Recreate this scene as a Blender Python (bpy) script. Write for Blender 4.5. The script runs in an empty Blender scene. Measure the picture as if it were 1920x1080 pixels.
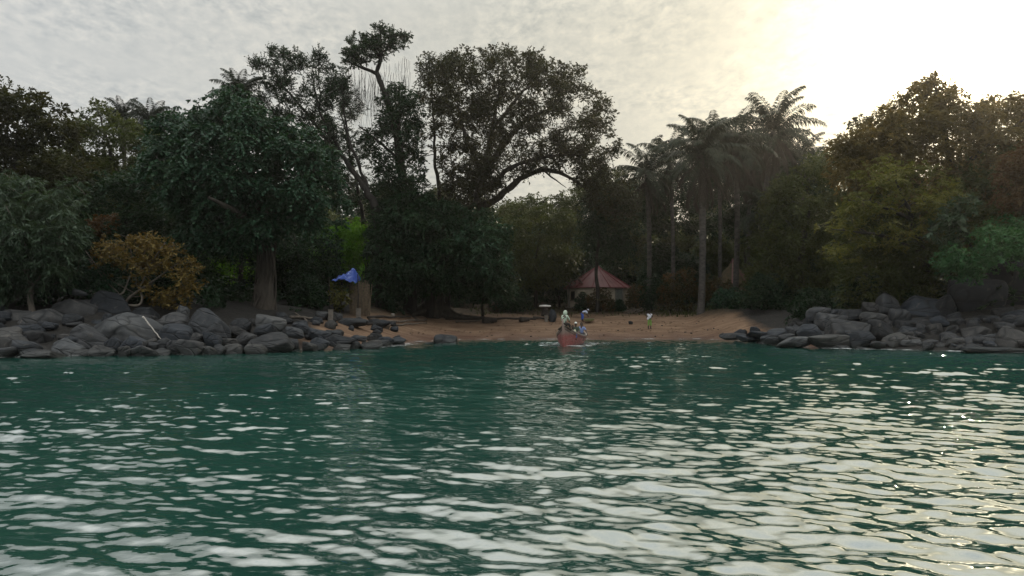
import bpy, bmesh, math, random
import numpy as np
from mathutils import Vector, Matrix

S = bpy.context.scene
COL = S.collection
CAMH, F, CX, HY = 2.2, 1400.0, 960.0, 590.0
R = np.random.default_rng(7)
rnd = random.Random(5)

def P(px, py, D):
    """a point of the place from its bearing, its height angle and its distance off shore"""
    return np.array([(px - CX) / F * D, D, CAMH + (HY - py) / F * D])

# ------------------------------------------------------------------ objects
def tag(o, label=None, cat=None, group=None, kind=None):
    if label: o['label'] = label
    if cat: o['category'] = cat
    if group: o['group'] = group
    if kind: o['kind'] = kind
    return o

def thing(name, label, cat, loc=(0, 0, 0), rz=0.0, group=None):
    o = bpy.data.objects.new(name, None)
    o.empty_display_size = 0.3
    COL.objects.link(o)
    o.location = [float(v) for v in loc]
    o.rotation_euler = (0, 0, rz)
    return tag(o, label, cat, group)

def link(name, me, mat=None, parent=None, loc=None):
    o = bpy.data.objects.new(name, me)
    COL.objects.link(o)
    if mat is not None and len(me.materials) == 0: me.materials.append(mat)
    if parent is not None: o.parent = parent
    if loc is not None: o.location = [float(v) for v in loc]
    return o

def np_mesh(name, V, Q, smooth=False, attr=None, nside=4):
    """mesh from vertex array V and face array Q (all faces nside-gons); attr = per-face float called 'leaf'"""
    V = np.asarray(V, dtype=np.float32).reshape(-1, 3)
    Q = np.asarray(Q, dtype=np.int32).reshape(-1, nside)
    me = bpy.data.meshes.new(name)
    me.vertices.add(len(V)); me.vertices.foreach_set('co', V.ravel())
    me.loops.add(Q.size); me.loops.foreach_set('vertex_index', Q.ravel())
    me.polygons.add(len(Q))
    me.polygons.foreach_set('loop_start', np.arange(0, Q.size, nside, dtype=np.int32))
    me.polygons.foreach_set('loop_total', np.full(len(Q), nside, dtype=np.int32))
    if smooth: me.polygons.foreach_set('use_smooth', np.ones(len(Q), dtype=bool))
    if attr is not None:
        a = me.attributes.new('leaf', 'FLOAT', 'FACE')
        a.data.foreach_set('value', np.asarray(attr, dtype=np.float32))
    me.update(calc_edges=True)
    return me

class MB:
    """collects boxes, tubes and loose faces of one part"""
    def __init__(s): s.v = []; s.f = []
    def add(s, V, Fc):
        n = len(s.v)
        s.v += [tuple(float(c) for c in p) for p in V]
        s.f += [tuple(int(i) + n for i in f) for f in Fc]
        return s
    def box(s, c, size, rz=0.0, tilt=0.0):
        x, y, z = [d / 2 for d in size]
        M = Matrix.Rotation(rz, 3, 'Z') @ Matrix.Rotation(tilt, 3, 'Y')
        vs = [M @ Vector((i * x, j * y, k * z)) + Vector([float(q) for q in c]) for i in (-1, 1) for j in (-1, 1) for k in (-1, 1)]
        return s.add(vs, [(0, 1, 3, 2), (4, 6, 7, 5), (0, 4, 5, 1), (2, 3, 7, 6), (0, 2, 6, 4), (1, 5, 7, 3)])
    def tube(s, pts, radii, n=7, cap=True):
        V, Q = tube_arrays(pts, radii, n)
        k = len(s.v); s.add(V, Q)
        if cap:
            s.f.append(tuple(k + i for i in range(n - 1, -1, -1)))
            m = len(V) - n
            s.f.append(tuple(k + m + i for i in range(n)))
        return s
    def build(s, name, mat=None, parent=None, smooth=False, base=None):
        me = bpy.data.meshes.new(name)
        V = s.v if base is None else [tuple(np.array(p) - np.array(base)) for p in s.v]
        me.from_pydata(V, [], s.f)
        if smooth: me.polygons.foreach_set('use_smooth', np.ones(len(me.polygons), dtype=bool))
        me.update()
        return link(name, me, mat, parent)

def tube_arrays(pts, radii, n=6):
    pts = np.asarray(pts, float); m = len(pts)
    radii = np.broadcast_to(np.asarray(radii, float), (m,))
    T = np.gradient(pts, axis=0); T /= np.linalg.norm(T, axis=1)[:, None] + 1e-9
    ref = np.array([0.13, 0.95, 0.29]) if abs(T[:, 1]).max() < 0.9 else np.array([0.9, 0.1, 0.42])
    A = np.cross(T, ref); A /= np.linalg.norm(A, axis=1)[:, None] + 1e-9
    B = np.cross(T, A)
    a = np.linspace(0, 2 * np.pi, n, endpoint=False)
    V = pts[:, None, :] + radii[:, None, None] * (np.cos(a)[None, :, None] * A[:, None, :] + np.sin(a)[None, :, None] * B[:, None, :])
    i = np.arange(m - 1)[:, None] * n; j = np.arange(n)[None, :]; j2 = (j + 1) % n
    Q = np.stack([i + j, i + j2, i + n + j2, i + n + j], axis=-1).reshape(-1, 4)
    return V.reshape(-1, 3), Q

class Arr:
    def __init__(s): s.V = []; s.Q = []; s.n = 0
    def add(s, V, Q):
        s.V.append(V); s.Q.append(np.asarray(Q) + s.n); s.n += len(V)
    def tube(s, pts, radii, n=6): s.add(*tube_arrays(pts, radii, n))
    def mesh(s, name, base, smooth=True):
        return np_mesh(name, np.concatenate(s.V) - np.asarray(base), np.concatenate(s.Q), smooth)

# ------------------------------------------------------------------ materials
def mat(name):
    m = bpy.data.materials.new(name); m.use_nodes = True
    nt = m.node_tree; nt.nodes.clear()
    return m, nt
def N(nt, t, **kw):
    n = nt.nodes.new(t)
    for k, v in kw.items():
        if k.startswith('i_'): n.inputs[k[2:].replace('_', ' ')].default_value = v
        else: setattr(n, k, v)
    return n
def L(nt, a, b): nt.links.new(a, b)
def rgba(c): return (c[0], c[1], c[2], 1.0)
def mixrgb(nt, fac, a, b, bt='MIX'):
    n = nt.nodes.new('ShaderNodeMix'); n.data_type = 'RGBA'; n.blend_type = bt
    for sock, v in ((n.inputs[0], fac), (n.inputs[6], a), (n.inputs[7], b)):
        if isinstance(v, (int, float)): sock.default_value = v
        elif isinstance(v, tuple): sock.default_value = rgba(v)
        else: L(nt, v, sock)
    return n.outputs[2]
def math_(nt, op, a, b=0.0, clamp=False):
    n = nt.nodes.new('ShaderNodeMath'); n.operation = op; n.use_clamp = clamp
    for sock, v in ((n.inputs[0], a), (n.inputs[1], b)):
        if isinstance(v, (int, float)): sock.default_value = v
        else: L(nt, v, sock)
    return n.outputs[0]
def ramp(nt, fac, stops, interp='LINEAR'):
    n = nt.nodes.new('ShaderNodeValToRGB'); n.color_ramp.interpolation = interp
    e = n.color_ramp.elements
    while len(e) > 1: e.remove(e[-1])
    e[0].position = stops[0][0]; e[0].color = rgba(stops[0][1])
    for p, c in stops[1:]:
        q = e.new(p); q.color = rgba(c)
    L(nt, fac, n.inputs[0])
    return n.outputs[0]
def noise(nt, vec, scale, detail=4.0, rough=0.55, dist=0.0):
    n = N(nt, 'ShaderNodeTexNoise', i_Scale=scale, i_Detail=detail, i_Roughness=rough, i_Distortion=dist)
    if vec is not None: L(nt, vec, n.inputs['Vector'])
    return n.outputs[0]
def finish(nt, shader):
    o = N(nt, 'ShaderNodeOutputMaterial'); L(nt, shader, o.inputs['Surface'])

def simple(name, c, rough=0.8, c2=None, scale=6.0, bump=0.0, bscale=30.0, stretch=None, spec=0.3):
    m, nt = mat(name)
    tc = N(nt, 'ShaderNodeTexCoord').outputs['Object']
    if stretch:
        mp = N(nt, 'ShaderNodeMapping'); mp.inputs['Scale'].default_value = stretch; L(nt, tc, mp.inputs[0]); tc = mp.outputs[0]
    b = N(nt, 'ShaderNodeBsdfPrincipled', i_Roughness=rough); b.inputs['Specular IOR Level'].default_value = spec
    if c2 is None: c2 = tuple(v * 0.6 for v in c)
    f = noise(nt, tc, scale, 5.0, 0.6)
    L(nt, ramp(nt, f, [(0.32, c2), (0.62, c)]), b.inputs['Base Color'])
    if bump:
        bp = N(nt, 'ShaderNodeBump', i_Strength=bump, i_Distance=0.05)
        L(nt, noise(nt, tc, bscale, 5.0, 0.65), bp.inputs['Height']); L(nt, bp.outputs[0], b.inputs['Normal'])
    finish(nt, b.outputs[0])
    return m

def leaf_mat(name, c1, c2, c3=None, trans=0.35, gloss=0.35, rough=0.5, nscale=0.35, tcol=None):
    """leaves: hue differs leaf by leaf and from one part of the crown to the next"""
    k_ = 1.15 if name in ('leaf_ochre', 'leaf_yellow_green', 'leaf_veil_tinted_gold') else .85 if name == 'leaf_sun_tinted_green' else 1.0 if name in ('leaf_broad_green', 'leaf_grey_green', 'leaf_olive', 'leaf_fresh_green') else .8
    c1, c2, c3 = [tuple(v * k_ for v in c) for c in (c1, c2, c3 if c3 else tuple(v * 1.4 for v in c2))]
    m, nt = mat(name)
    at = N(nt, 'ShaderNodeAttribute', attribute_name='leaf').outputs['Fac']
    tc = N(nt, 'ShaderNodeTexCoord').outputs['Object']
    nz = noise(nt, tc, nscale, 3.0, 0.6)
    f = math_(nt, 'ADD', math_(nt, 'MULTIPLY', at, 0.55), math_(nt, 'MULTIPLY', math_(nt, 'SUBTRACT', nz, 0.28), 0.95), True)
    st = [(0.15, c1), (0.6, c2), (0.95, c3 if c3 else tuple(v * 1.4 for v in c2))]
    col = ramp(nt, f, st)
    b = N(nt, 'ShaderNodeBsdfPrincipled', i_Roughness=rough); b.inputs['Specular IOR Level'].default_value = gloss * .45
    L(nt, col, b.inputs['Base Color'])
    t = N(nt, 'ShaderNodeBsdfTranslucent')
    if tcol is None: tcol = (1.25, 1.3, 0.5)
    L(nt, mixrgb(nt, 1.0, col, tuple(tcol), 'MULTIPLY'), t.inputs['Color'])
    mx = N(nt, 'ShaderNodeMixShader'); mx.inputs[0].default_value = trans
    L(nt, b.outputs[0], mx.inputs[1]); L(nt, t.outputs[0], mx.inputs[2])
    finish(nt, mx.outputs[0])
    return m

def rock_mat(name, c1, c2, c3):
    m, nt = mat(name)
    tc = N(nt, 'ShaderNodeTexCoord').outputs['Object']
    oi = N(nt, 'ShaderNodeObjectInfo').outputs['Random']
    geo = N(nt, 'ShaderNodeNewGeometry')
    n1 = noise(nt, tc, 1.3, 6.0, 0.62, 0.4); n2 = noise(nt, tc, 14.0, 6.0, 0.7)
    col = ramp(nt, n1, [(0.3, c1), (0.55, c2), (0.75, c3)])
    col = mixrgb(nt, math_(nt, 'MULTIPLY', n2, 0.55), col, c1)
    v = N(nt, 'ShaderNodeMapRange'); v.inputs[3].default_value = 0.62; v.inputs[4].default_value = 1.3; L(nt, oi, v.inputs[0])
    cm = N(nt, 'ShaderNodeCombineXYZ')
    for k in range(3): L(nt, v.outputs[0], cm.inputs[k])
    col = mixrgb(nt, 1.0, col, cm.outputs[0], 'MULTIPLY')
    ow = math_(nt, 'FRACT', math_(nt, 'MULTIPLY', oi, 7.31))
    col = mixrgb(nt, ow, col, mixrgb(nt, 1.0, col, (1.16, 1.03, .88), 'MULTIPLY'))
    # pale lichen and rusty stains
    st = noise(nt, tc, 2.6, 5.0, 0.7, 0.8)
    col = mixrgb(nt, math_(nt, 'MULTIPLY', ramp(nt, st, [(0.6, (0, 0, 0)), (0.72, (1, 1, 1))]), 0.4), col, (0.2, 0.165, 0.135))
    # wet band above the water
    sep = N(nt, 'ShaderNodeSeparateXYZ'); L(nt, geo.outputs['Position'], sep.inputs[0])
    wet = N(nt, 'ShaderNodeMapRange'); wet.inputs[1].default_value = 0.2; wet.inputs[2].default_value = 0.5
    wet.inputs[3].default_value = 1.0; wet.inputs[4].default_value = 0.0
    L(nt, math_(nt, 'ADD', sep.outputs[2], math_(nt, 'MULTIPLY', math_(nt, 'SUBTRACT', n1, 0.5), -0.5)), wet.inputs[0])
    col = mixrgb(nt, math_(nt, 'MULTIPLY', wet.outputs[0], 0.8), col, (0.012, 0.014, 0.012))
    b = N(nt, 'ShaderNodeBsdfPrincipled'); b.inputs['Specular IOR Level'].default_value = 0.35
    rg = N(nt, 'ShaderNodeMapRange'); rg.inputs[3].default_value = 0.78; rg.inputs[4].default_value = 0.35; L(nt, wet.outputs[0], rg.inputs[0])
    L(nt, rg.outputs[0], b.inputs['Roughness'])
    L(nt, col, b.inputs['Base Color'])
    # layered cracks
    mp = N(nt, 'ShaderNodeMapping'); mp.inputs['Scale'].default_value = (0.5, 0.6, 2.2); mp.inputs['Rotation'].default_value = (0.2, 0.5, 0.3); L(nt, tc, mp.inputs[0])
    wv = N(nt, 'ShaderNodeTexVoronoi', feature='DISTANCE_TO_EDGE'); wv.inputs['Scale'].default_value = 1.1
    L(nt, mixrgb(nt, 0.25, mp.outputs[0], N(nt, 'ShaderNodeTexNoise', i_Scale=2.0).outputs[1]), wv.inputs['Vector'])
    ck = ramp(nt, wv.outputs[0], [(0.0, (0, 0, 0)), (0.05, (1, 1, 1))])
    cc = mixrgb(nt, ramp(nt, wv.outputs[0], [(0.0, (.75, .75, .75)), (0.035, (0, 0, 0))]), col, (.008, .009, .01)); L(nt, cc, b.inputs['Base Color'])
    h = math_(nt, 'ADD', math_(nt, 'MULTIPLY', n2, 0.35), math_(nt, 'MULTIPLY', ck, 0.55))
    bp = N(nt, 'ShaderNodeBump', i_Strength=0.7, i_Distance=0.12); L(nt, h, bp.inputs['Height']); L(nt, bp.outputs[0], b.inputs['Normal'])
    finish(nt, b.outputs[0])
    return m
# ------------------------------------------------------------------ light, sky, camera
SUN = Vector((840, 1400, 490)).normalized()
SUN_EL = math.asin(SUN.z); SUN_AZ = math.atan2(SUN.x, SUN.y)
W = bpy.data.worlds.new("World"); S.world = W; W.use_nodes = True
nt = W.node_tree; nt.nodes.clear()
sky = N(nt, 'ShaderNodeTexSky', sky_type='NISHITA'); sky.sun_disc = False
sky.sun_elevation = SUN_EL; sky.sun_rotation = SUN_AZ; sky.air_density = 1.2; sky.dust_density = 2.5; sky.ozone_density = 1.0
tc = N(nt, 'ShaderNodeTexCoord').outputs['Generated']
dp = N(nt, 'ShaderNodeVectorMath', operation='DOT_PRODUCT'); L(nt, tc, dp.inputs[0]); dp.inputs[1].default_value = SUN
d = math_(nt, 'MAXIMUM', dp.outputs['Value'], 0.0)
sp = N(nt, 'ShaderNodeSeparateXYZ'); L(nt, tc, sp.inputs[0])
zz = math_(nt, 'ADD', math_(nt, 'MAXIMUM', sp.outputs[2], 0.0), 0.14)
cv = N(nt, 'ShaderNodeCombineXYZ'); L(nt, math_(nt, 'DIVIDE', sp.outputs[0], zz), cv.inputs[0]); L(nt, math_(nt, 'DIVIDE', sp.outputs[1], zz), cv.inputs[1])
mp = N(nt, 'ShaderNodeMapping'); mp.inputs['Rotation'].default_value = (0, 0, 0.5); mp.inputs['Scale'].default_value = (1.0, 0.72, 1.0); L(nt, cv.outputs[0], mp.inputs[0])
nfine = noise(nt, mp.outputs[0], 22.0, 5.0, 0.6, 0.3)          # the small ripples of high cloud
nbig = noise(nt, mp.outputs[0], 0.9, 5.0, 0.55, 0.6)           # banks and thin places
nmid = noise(nt, mp.outputs[0], 2.3, 3.0, 0.5, 0.4)
nrip = noise(nt, mp.outputs[0], 46.0, 3.0, 0.6, 0.2)
nfine = math_(nt, 'ADD', math_(nt, 'MULTIPLY', nfine, 0.72), math_(nt, 'MULTIPLY', nrip, 0.28))
nfine = math_(nt, 'ADD', 0.5, math_(nt, 'MULTIPLY', math_(nt, 'SUBTRACT', nfine, 0.5), ramp(nt, nmid, [(.36, (.25, .25, .25)), (.6, (1.5, 1.5, 1.5))])))
cl = math_(nt, 'ADD', math_(nt, 'MULTIPLY', nfine, 0.85), math_(nt, 'MULTIPLY', nbig, 0.70))
cover = ramp(nt, cl, [(0.56, (0, 0, 0)), (0.98, (1, 1, 1))])
# cloud is brighter towards the sun, which it scatters forward
g1 = math_(nt, 'MULTIPLY', math_(nt, 'POWER', d, 6.0), 0.11)
g2 = math_(nt, 'MULTIPLY', math_(nt, 'POWER', d, 72.0), 1.2)
g3 = math_(nt, 'MULTIPLY', math_(nt, 'POWER', d, 700.0), 5.0)
hi = N(nt, 'ShaderNodeMapRange', interpolation_type='SMOOTHSTEP'); L(nt, sp.outputs[2], hi.inputs[0])   # an overcast sky is brightest overhead
hi.inputs[1].default_value = 0.35; hi.inputs[2].default_value = 0.66; hi.inputs[3].default_value = 1.0; hi.inputs[4].default_value = 2.9
lum = math_(nt, 'MULTIPLY', math_(nt, 'ADD', 0.43, math_(nt, 'MULTIPLY', cover, 0.22)), hi.outputs[0])
base = mixrgb(nt, cover, (0.91, 0.985, 1.035), (1.0, 1.0, 0.97))
base = mixrgb(nt, math_(nt, 'POWER', d, 3.0), base, mixrgb(nt, 1.0, base, (1.07, .985, .80), 'MULTIPLY'))
bs = N(nt, 'ShaderNodeVectorMath', operation='SCALE'); L(nt, base, bs.inputs[0]); L(nt, lum, bs.inputs[3])
def glow(v, c):
    s = N(nt, 'ShaderNodeVectorMath', operation='SCALE'); s.inputs[0].default_value = c; L(nt, v, s.inputs[3]); return s.outputs[0]
def vadd(a, b):
    s = N(nt, 'ShaderNodeVectorMath', operation='ADD'); L(nt, a, s.inputs[0]); L(nt, b, s.inputs[1]); return s.outputs[0]
gm = math_(nt, 'ADD', 0.8, math_(nt, 'MULTIPLY', cover, 0.4))
tot = vadd(vadd(glow(math_(nt, 'MULTIPLY', g1, gm), (1.0, 0.92, 0.70)), glow(math_(nt, 'MULTIPLY', g2, gm), (1.0, 0.90, 0.58))), glow(g3, (1.0, 0.85, 0.6)))
tot = vadd(bs.outputs[0], tot)
s10 = N(nt, 'ShaderNodeVectorMath', operation='SCALE'); L(nt, tot, s10.inputs[0]); s10.inputs[3].default_value = 10.0
skyc = mixrgb(nt, 0.95, sky.outputs[0], s10.outputs[0])
bg = N(nt, 'ShaderNodeBackground'); bg.inputs['Strength'].default_value = 0.1; L(nt, skyc, bg.inputs['Color'])
wo = N(nt, 'ShaderNodeOutputWorld'); L(nt, bg.outputs[0], wo.inputs['Surface'])

sl = bpy.data.lights.new('sun', 'SUN'); sl.energy = 2.2; sl.angle = math.radians(0.6); sl.color = (1.0, 0.86, 0.66)
so = bpy.data.objects.new('sun', sl); COL.objects.link(so)
so.rotation_euler = (-SUN).to_track_quat('-Z', 'Y').to_euler()

cam = bpy.data.cameras.new('camera'); cam.sensor_width = 36.0; cam.lens = 36.0 * F / 1920.0
cam.shift_y = (HY - 540.0) / 1920.0; cam.clip_end = 3000.0
co = bpy.data.objects.new('camera', cam); COL.objects.link(co)
co.location = (0, 0, CAMH); co.rotation_euler = (math.radians(90), 0, 0)
S.camera = co
S.view_settings.view_transform = 'Standard'; S.view_settings.look = 'None'
S.view_settings.exposure = 0.12; S.view_settings.gamma = 1.0
S.cycles.max_bounces = 6; S.cycles.diffuse_bounces = 3; S.cycles.glossy_bounces = 3
S.cycles.transmission_bounces = 4; S.cycles.transparent_max_bounces = 8
S.cycles.caustics_reflective = False; S.cycles.caustics_refractive = False

# ------------------------------------------------------------------ ground
def XY(px, D): return ((px - CX) / F * D, D)
SHORE = np.array([(-500, 20), (-120, 30), (-45, 36), XY(0, 38), XY(200, 40), XY(350, 41.5), XY(500, 45), XY(620, 48), XY(700, 50), XY(745, 54),
                  XY(790, 60), XY(870, 65), XY(1000, 66), XY(1300, 66.5), XY(1385, 63), XY(1440, 56), XY(1500, 50.5), XY(1600, 48), XY(1750, 45.3),
                  XY(1900, 43), (45, 38), (120, 30), (500, 20)], float)
def shore_dist(x, y):
    x = np.asarray(x, float); y = np.asarray(y, float)
    best = np.full(x.shape, 1e9)
    for a, b in zip(SHORE[:-1], SHORE[1:]):
        ab = b - a
        t = np.clip(((x - a[0]) * ab[0] + (y - a[1]) * ab[1]) / (ab @ ab), 0, 1)
        best = np.minimum(best, np.hypot(x - a[0] - t * ab[0], y - a[1] - t * ab[1]))
    return np.where(y > np.interp(x, SHORE[:, 0], SHORE[:, 1]), best, -best)
def sstep(a, b, v):
    t = np.clip((v - a) / (b - a), 0, 1); return t * t * (3 - 2 * t)
def ground_z(x, y):
    x = np.asarray(x, float); y = np.asarray(y, float)
    d = shore_dist(x, y)
    zb = np.interp(d, [-40, -15, 0, 4, 9, 14, 22, 35, 60, 100, 200, 450], [-6, -2.4, 0, .82, 1.62, 2.25, 2.95, 3.8, 7, 15, 32, 46])
    zf = np.interp(d, [-40, -15, 0, 2, 5, 9, 15, 30, 60, 100, 200, 450], [-6, -3, -.1, .5, 1.5, 2.6, 3.6, 5.5, 10, 17, 33, 46])
    k = np.clip(d - 10, 0, 60) * .5
    w = sstep(-13, -7, x + k) * (1 - sstep(17, 21, x - k))
    z = zb * w + zf * (1 - w)
    land = np.clip(d / 8, 0, 1)
    z = z + land * (0.10 * np.sin(x * .9 + 1.3 * np.sin(y * .35)) * np.sin(y * .7 + .5) + .05 * np.sin(x * 2.3 + y * 1.1) * np.cos(y * 1.9 - x * .6))
    far = np.clip((d - 40) / 60, 0, 1)
    return z + far * (1.6 * np.sin(x * .08 + 1) * np.cos(y * .06) + .8 * np.sin(x * .21 + y * .13))
def gz(x, y): return float(ground_z(np.array([x]), np.array([y]))[0])
def groundD(px, py, D0=40.0):
    """distance at which the sight line at that bearing and height angle meets the ground"""
    D = np.arange(D0, 240, 0.05)
    x = (px - CX) / F * D
    g = ground_z(x, D); z = CAMH + (HY - py) / F * D
    ok = np.where((g >= z) & (shore_dist(x, D) > 0.0))[0]
    return float(D[ok[0]]) if len(ok) else 90.0
def on_ground(px, py, dz=0.0, D0=40.0):
    D = groundD(px, py, D0); x = (px - CX) / F * D
    return np.array([x, D, gz(x, D) + dz])

def axis(*segs):
    out = [segs[0][0]]
    for a, b, st in segs:
        out += list(np.linspace(a, b, max(2, int(round((b - a) / st)) + 1))[1:])
    return np.array(out)
gx = axis((-690, -120, 38), (-120, -45, 3), (-45, 50, .45), (50, 120, 3), (120, 690, 38))
gy = axis((14, 34, 2), (34, 100, .45), (100, 240, 2.5), (240, 690, 45))
X, Y = np.meshgrid(gx, gy)
V = np.stack([X, Y, ground_z(X, Y)], -1).reshape(-1, 3)
nx, ny = len(gx), len(gy)
i = (np.arange(ny - 1)[:, None] * nx + np.arange(nx - 1)[None, :]).ravel()
m, nt = mat('ground_soil')
tcg = N(nt, 'ShaderNodeTexCoord').outputs['Object']
sepg = N(nt, 'ShaderNodeSeparateXYZ'); L(nt, tcg, sepg.inputs[0])
n1 = noise(nt, tcg, .35, 6, .6); n2 = noise(nt, tcg, 5.0, 6, .7)
mpg = N(nt, 'ShaderNodeMapping'); mpg.inputs['Scale'].default_value = (.35, 2.2, 1); L(nt, tcg, mpg.inputs[0])
n3 = noise(nt, mpg.outputs[0], .9, 6, .65, .5)
sand = ramp(nt, n3, [(.3, (.10, .058, .036)), (.46, (.20, .125, .077)), (.62, (.30, .20, .128)), (.8, (.37, .26, .175))])
sand = mixrgb(nt, math_(nt, 'MULTIPLY', n2, .5), sand, (.12, .065, .038))
hz = math_(nt, 'ADD', sepg.outputs[2], math_(nt, 'MULTIPLY', math_(nt, 'SUBTRACT', n1, .5), 1.6))
wet = N(nt, 'ShaderNodeMapRange'); wet.inputs[1].default_value = .05; wet.inputs[2].default_value = .75; wet.inputs[3].default_value = 1; wet.inputs[4].default_value = 0
L(nt, hz, wet.inputs[0])
sand = mixrgb(nt, math_(nt, 'MULTIPLY', wet.outputs[0], .7), sand, (.075, .036, .026))
soil = ramp(nt, n2, [(.3, (.018, .014, .009)), (.5, (.05, .036, .022)), (.66, (.10, .068, .04)), (.8, (.05, .05, .02))])
up = N(nt, 'ShaderNodeMapRange'); up.inputs[1].default_value = 1.75; up.inputs[2].default_value = 2.5; L(nt, hz, up.inputs[0])
colg = mixrgb(nt, up.outputs[0], sand, soil)
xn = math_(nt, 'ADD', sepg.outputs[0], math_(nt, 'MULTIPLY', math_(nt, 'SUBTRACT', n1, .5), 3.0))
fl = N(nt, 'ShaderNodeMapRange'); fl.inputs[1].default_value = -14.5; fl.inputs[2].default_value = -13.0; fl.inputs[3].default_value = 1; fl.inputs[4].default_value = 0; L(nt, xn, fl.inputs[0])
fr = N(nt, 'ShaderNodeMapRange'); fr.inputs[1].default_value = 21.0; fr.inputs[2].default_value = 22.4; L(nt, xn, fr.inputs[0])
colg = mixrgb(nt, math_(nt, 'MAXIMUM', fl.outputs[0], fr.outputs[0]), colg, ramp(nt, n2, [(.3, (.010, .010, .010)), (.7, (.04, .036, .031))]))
bg_ = N(nt, 'ShaderNodeBsdfPrincipled'); bg_.inputs['Specular IOR Level'].default_value = .25
L(nt, colg, bg_.inputs['Base Color'])
rr = N(nt, 'ShaderNodeMapRange'); rr.inputs[3].default_value = .95; rr.inputs[4].default_value = .45; L(nt, wet.outputs[0], rr.inputs[0]); L(nt, rr.outputs[0], bg_.inputs['Roughness'])
bpn = N(nt, 'ShaderNodeBump', i_Strength=.8, i_Distance=.18); L(nt, math_(nt, 'ADD', n2, math_(nt, 'MULTIPLY', n3, .8)), bpn.inputs['Height']); L(nt, bpn.outputs[0], bg_.inputs['Normal'])
finish(nt, bg_.outputs[0])
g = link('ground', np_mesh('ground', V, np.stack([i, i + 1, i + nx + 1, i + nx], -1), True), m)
g['kind'] = 'structure'

# ------------------------------------------------------------------ water
def waves(x, y, cell):
    rw = np.random.default_rng(21)
    z = np.zeros_like(x)
    K = 130; lam = np.exp(rw.uniform(np.log(.17), np.log(4.0), K))
    th = np.radians(-100 + rw.normal(0, 30, K)); ph = rw.uniform(0, 6.28, K)
    wgt = np.interp(np.log(lam), np.log([.17, .32, .7, 1.4, 4.0]), [1.0, 1.25, .95, .5, .3])
    wgt *= math.sqrt(2) * WAVE_SLOPE / math.sqrt((wgt ** 2).sum())
    # calmer and rougher patches drift over the cove
    patch = 1.0 + .24 * np.sin(x * .11 + 1.7 * np.sin(y * .07 + .6)) * np.sin(y * .19 + .5 + .9 * np.sin(x * .08)) + .22 * np.sin(x * .37 - y * .23 + 2.0)
    patch *= np.interp(y, [5, 10, 22], [.74, .84, 1.0])
    patch *= np.interp(x / np.maximum(y, 1), [-.7, -.25, .1, .7], [.92, .88, 1.04, 1.12])
    for k in range(K):
        kk = 2 * math.pi / lam[k]
        a = wgt[k] / kk
        p = kk * (x * math.cos(th[k]) + y * math.sin(th[k])) + ph[k] + .5 * np.sin(x * .13 * (1 + k % 3) + k)
        s = np.sin(p)
        z += a * (s + .22 * np.cos(2 * p)) * np.clip(2.2 - cell * 1.5 / lam[k], 0, 1)
    return z * patch
WAVE_SLOPE = 0.136
ang = np.concatenate([np.linspace(-180, -58, 40)[:-1], np.linspace(-58, -46, 40)[:-1], np.linspace(-46, 46, 1250), np.linspace(46, 58, 40)[1:], np.linspace(58, 180, 40)[1:]])
ang = np.radians(ang)
rad = np.concatenate([[.05, .6, 1.2, 1.8, 2.4, 3.0], np.geomspace(3.4, 100, 900), [140, 220, 400, 700]])
A_, R_ = np.meshgrid(ang, rad)
x = R_ * np.sin(A_); y = R_ * np.cos(A_)
cell = np.maximum(np.gradient(rad)[:, None] * .9, R_ * np.gradient(ang)[None, :])
z = waves(x, y, np.minimum(cell, 50) * np.where(R_ > 101, 40, 1))
sdist = shore_dist(x, y)
z *= np.interp(-sdist, [-1, 0, 5, 9], [.15, .35, 1.0, 1.05])
z += np.where(sdist > 6, -1.0, 0)
nA = len(ang); nR = len(rad)
i = (np.arange(nR - 1)[:, None] * nA + np.arange(nA - 1)[None, :]).ravel()
me = np_mesh('water', np.stack([x, y, z], -1).reshape(-1, 3), np.stack([i, i + nA, i + nA + 1, i + 1], -1), True)
m, nt = mat('sea_water')
tcw = N(nt, 'ShaderNodeTexCoord').outputs['Object']
b = N(nt, 'ShaderNodeBsdfPrincipled', i_Roughness=.03, i_IOR=3.4); b.inputs['Specular IOR Level'].default_value = .5
nb = noise(nt, tcw, .06, 3, .5)
L(nt, ramp(nt, nb, [(.3, (.012, .048, .037)), (.7, (.017, .064, .050))]), b.inputs['Base Color'])
mw = N(nt, 'ShaderNodeMapping'); mw.inputs['Scale'].default_value = (1.0, 1.9, 1.0); mw.inputs['Rotation'].default_value = (0, 0, -.15); L(nt, tcw, mw.inputs[0])
wn = noise(nt, mw.outputs[0], 4.0, 3, .55, .6)
bp = N(nt, 'ShaderNodeBump', i_Strength=.10, i_Distance=.04); L(nt, wn, bp.inputs['Height']); L(nt, bp.outputs[0], b.inputs['Normal'])
finish(nt, b.outputs[0])
w = link('water', me, m); w['kind'] = 'structure'

# ------------------------------------------------------------------ the humid air of the cove
bmh = MB().box((0, 0, 27), (1420, 1420, 70))
hz_ = bmh.build('haze'); hz_['kind'] = 'stuff'
m, nt = mat('haze'); pv = N(nt, 'ShaderNodeVolumePrincipled'); pv.inputs['Color'].default_value = (1.0, .97, .92, 1); pv.inputs['Density'].default_value = 0.0002; pv.inputs['Anisotropy'].default_value = .72
o_ = N(nt, 'ShaderNodeOutputMaterial'); L(nt, pv.outputs[0], o_.inputs['Volume']); hz_.data.materials.append(m)
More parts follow.
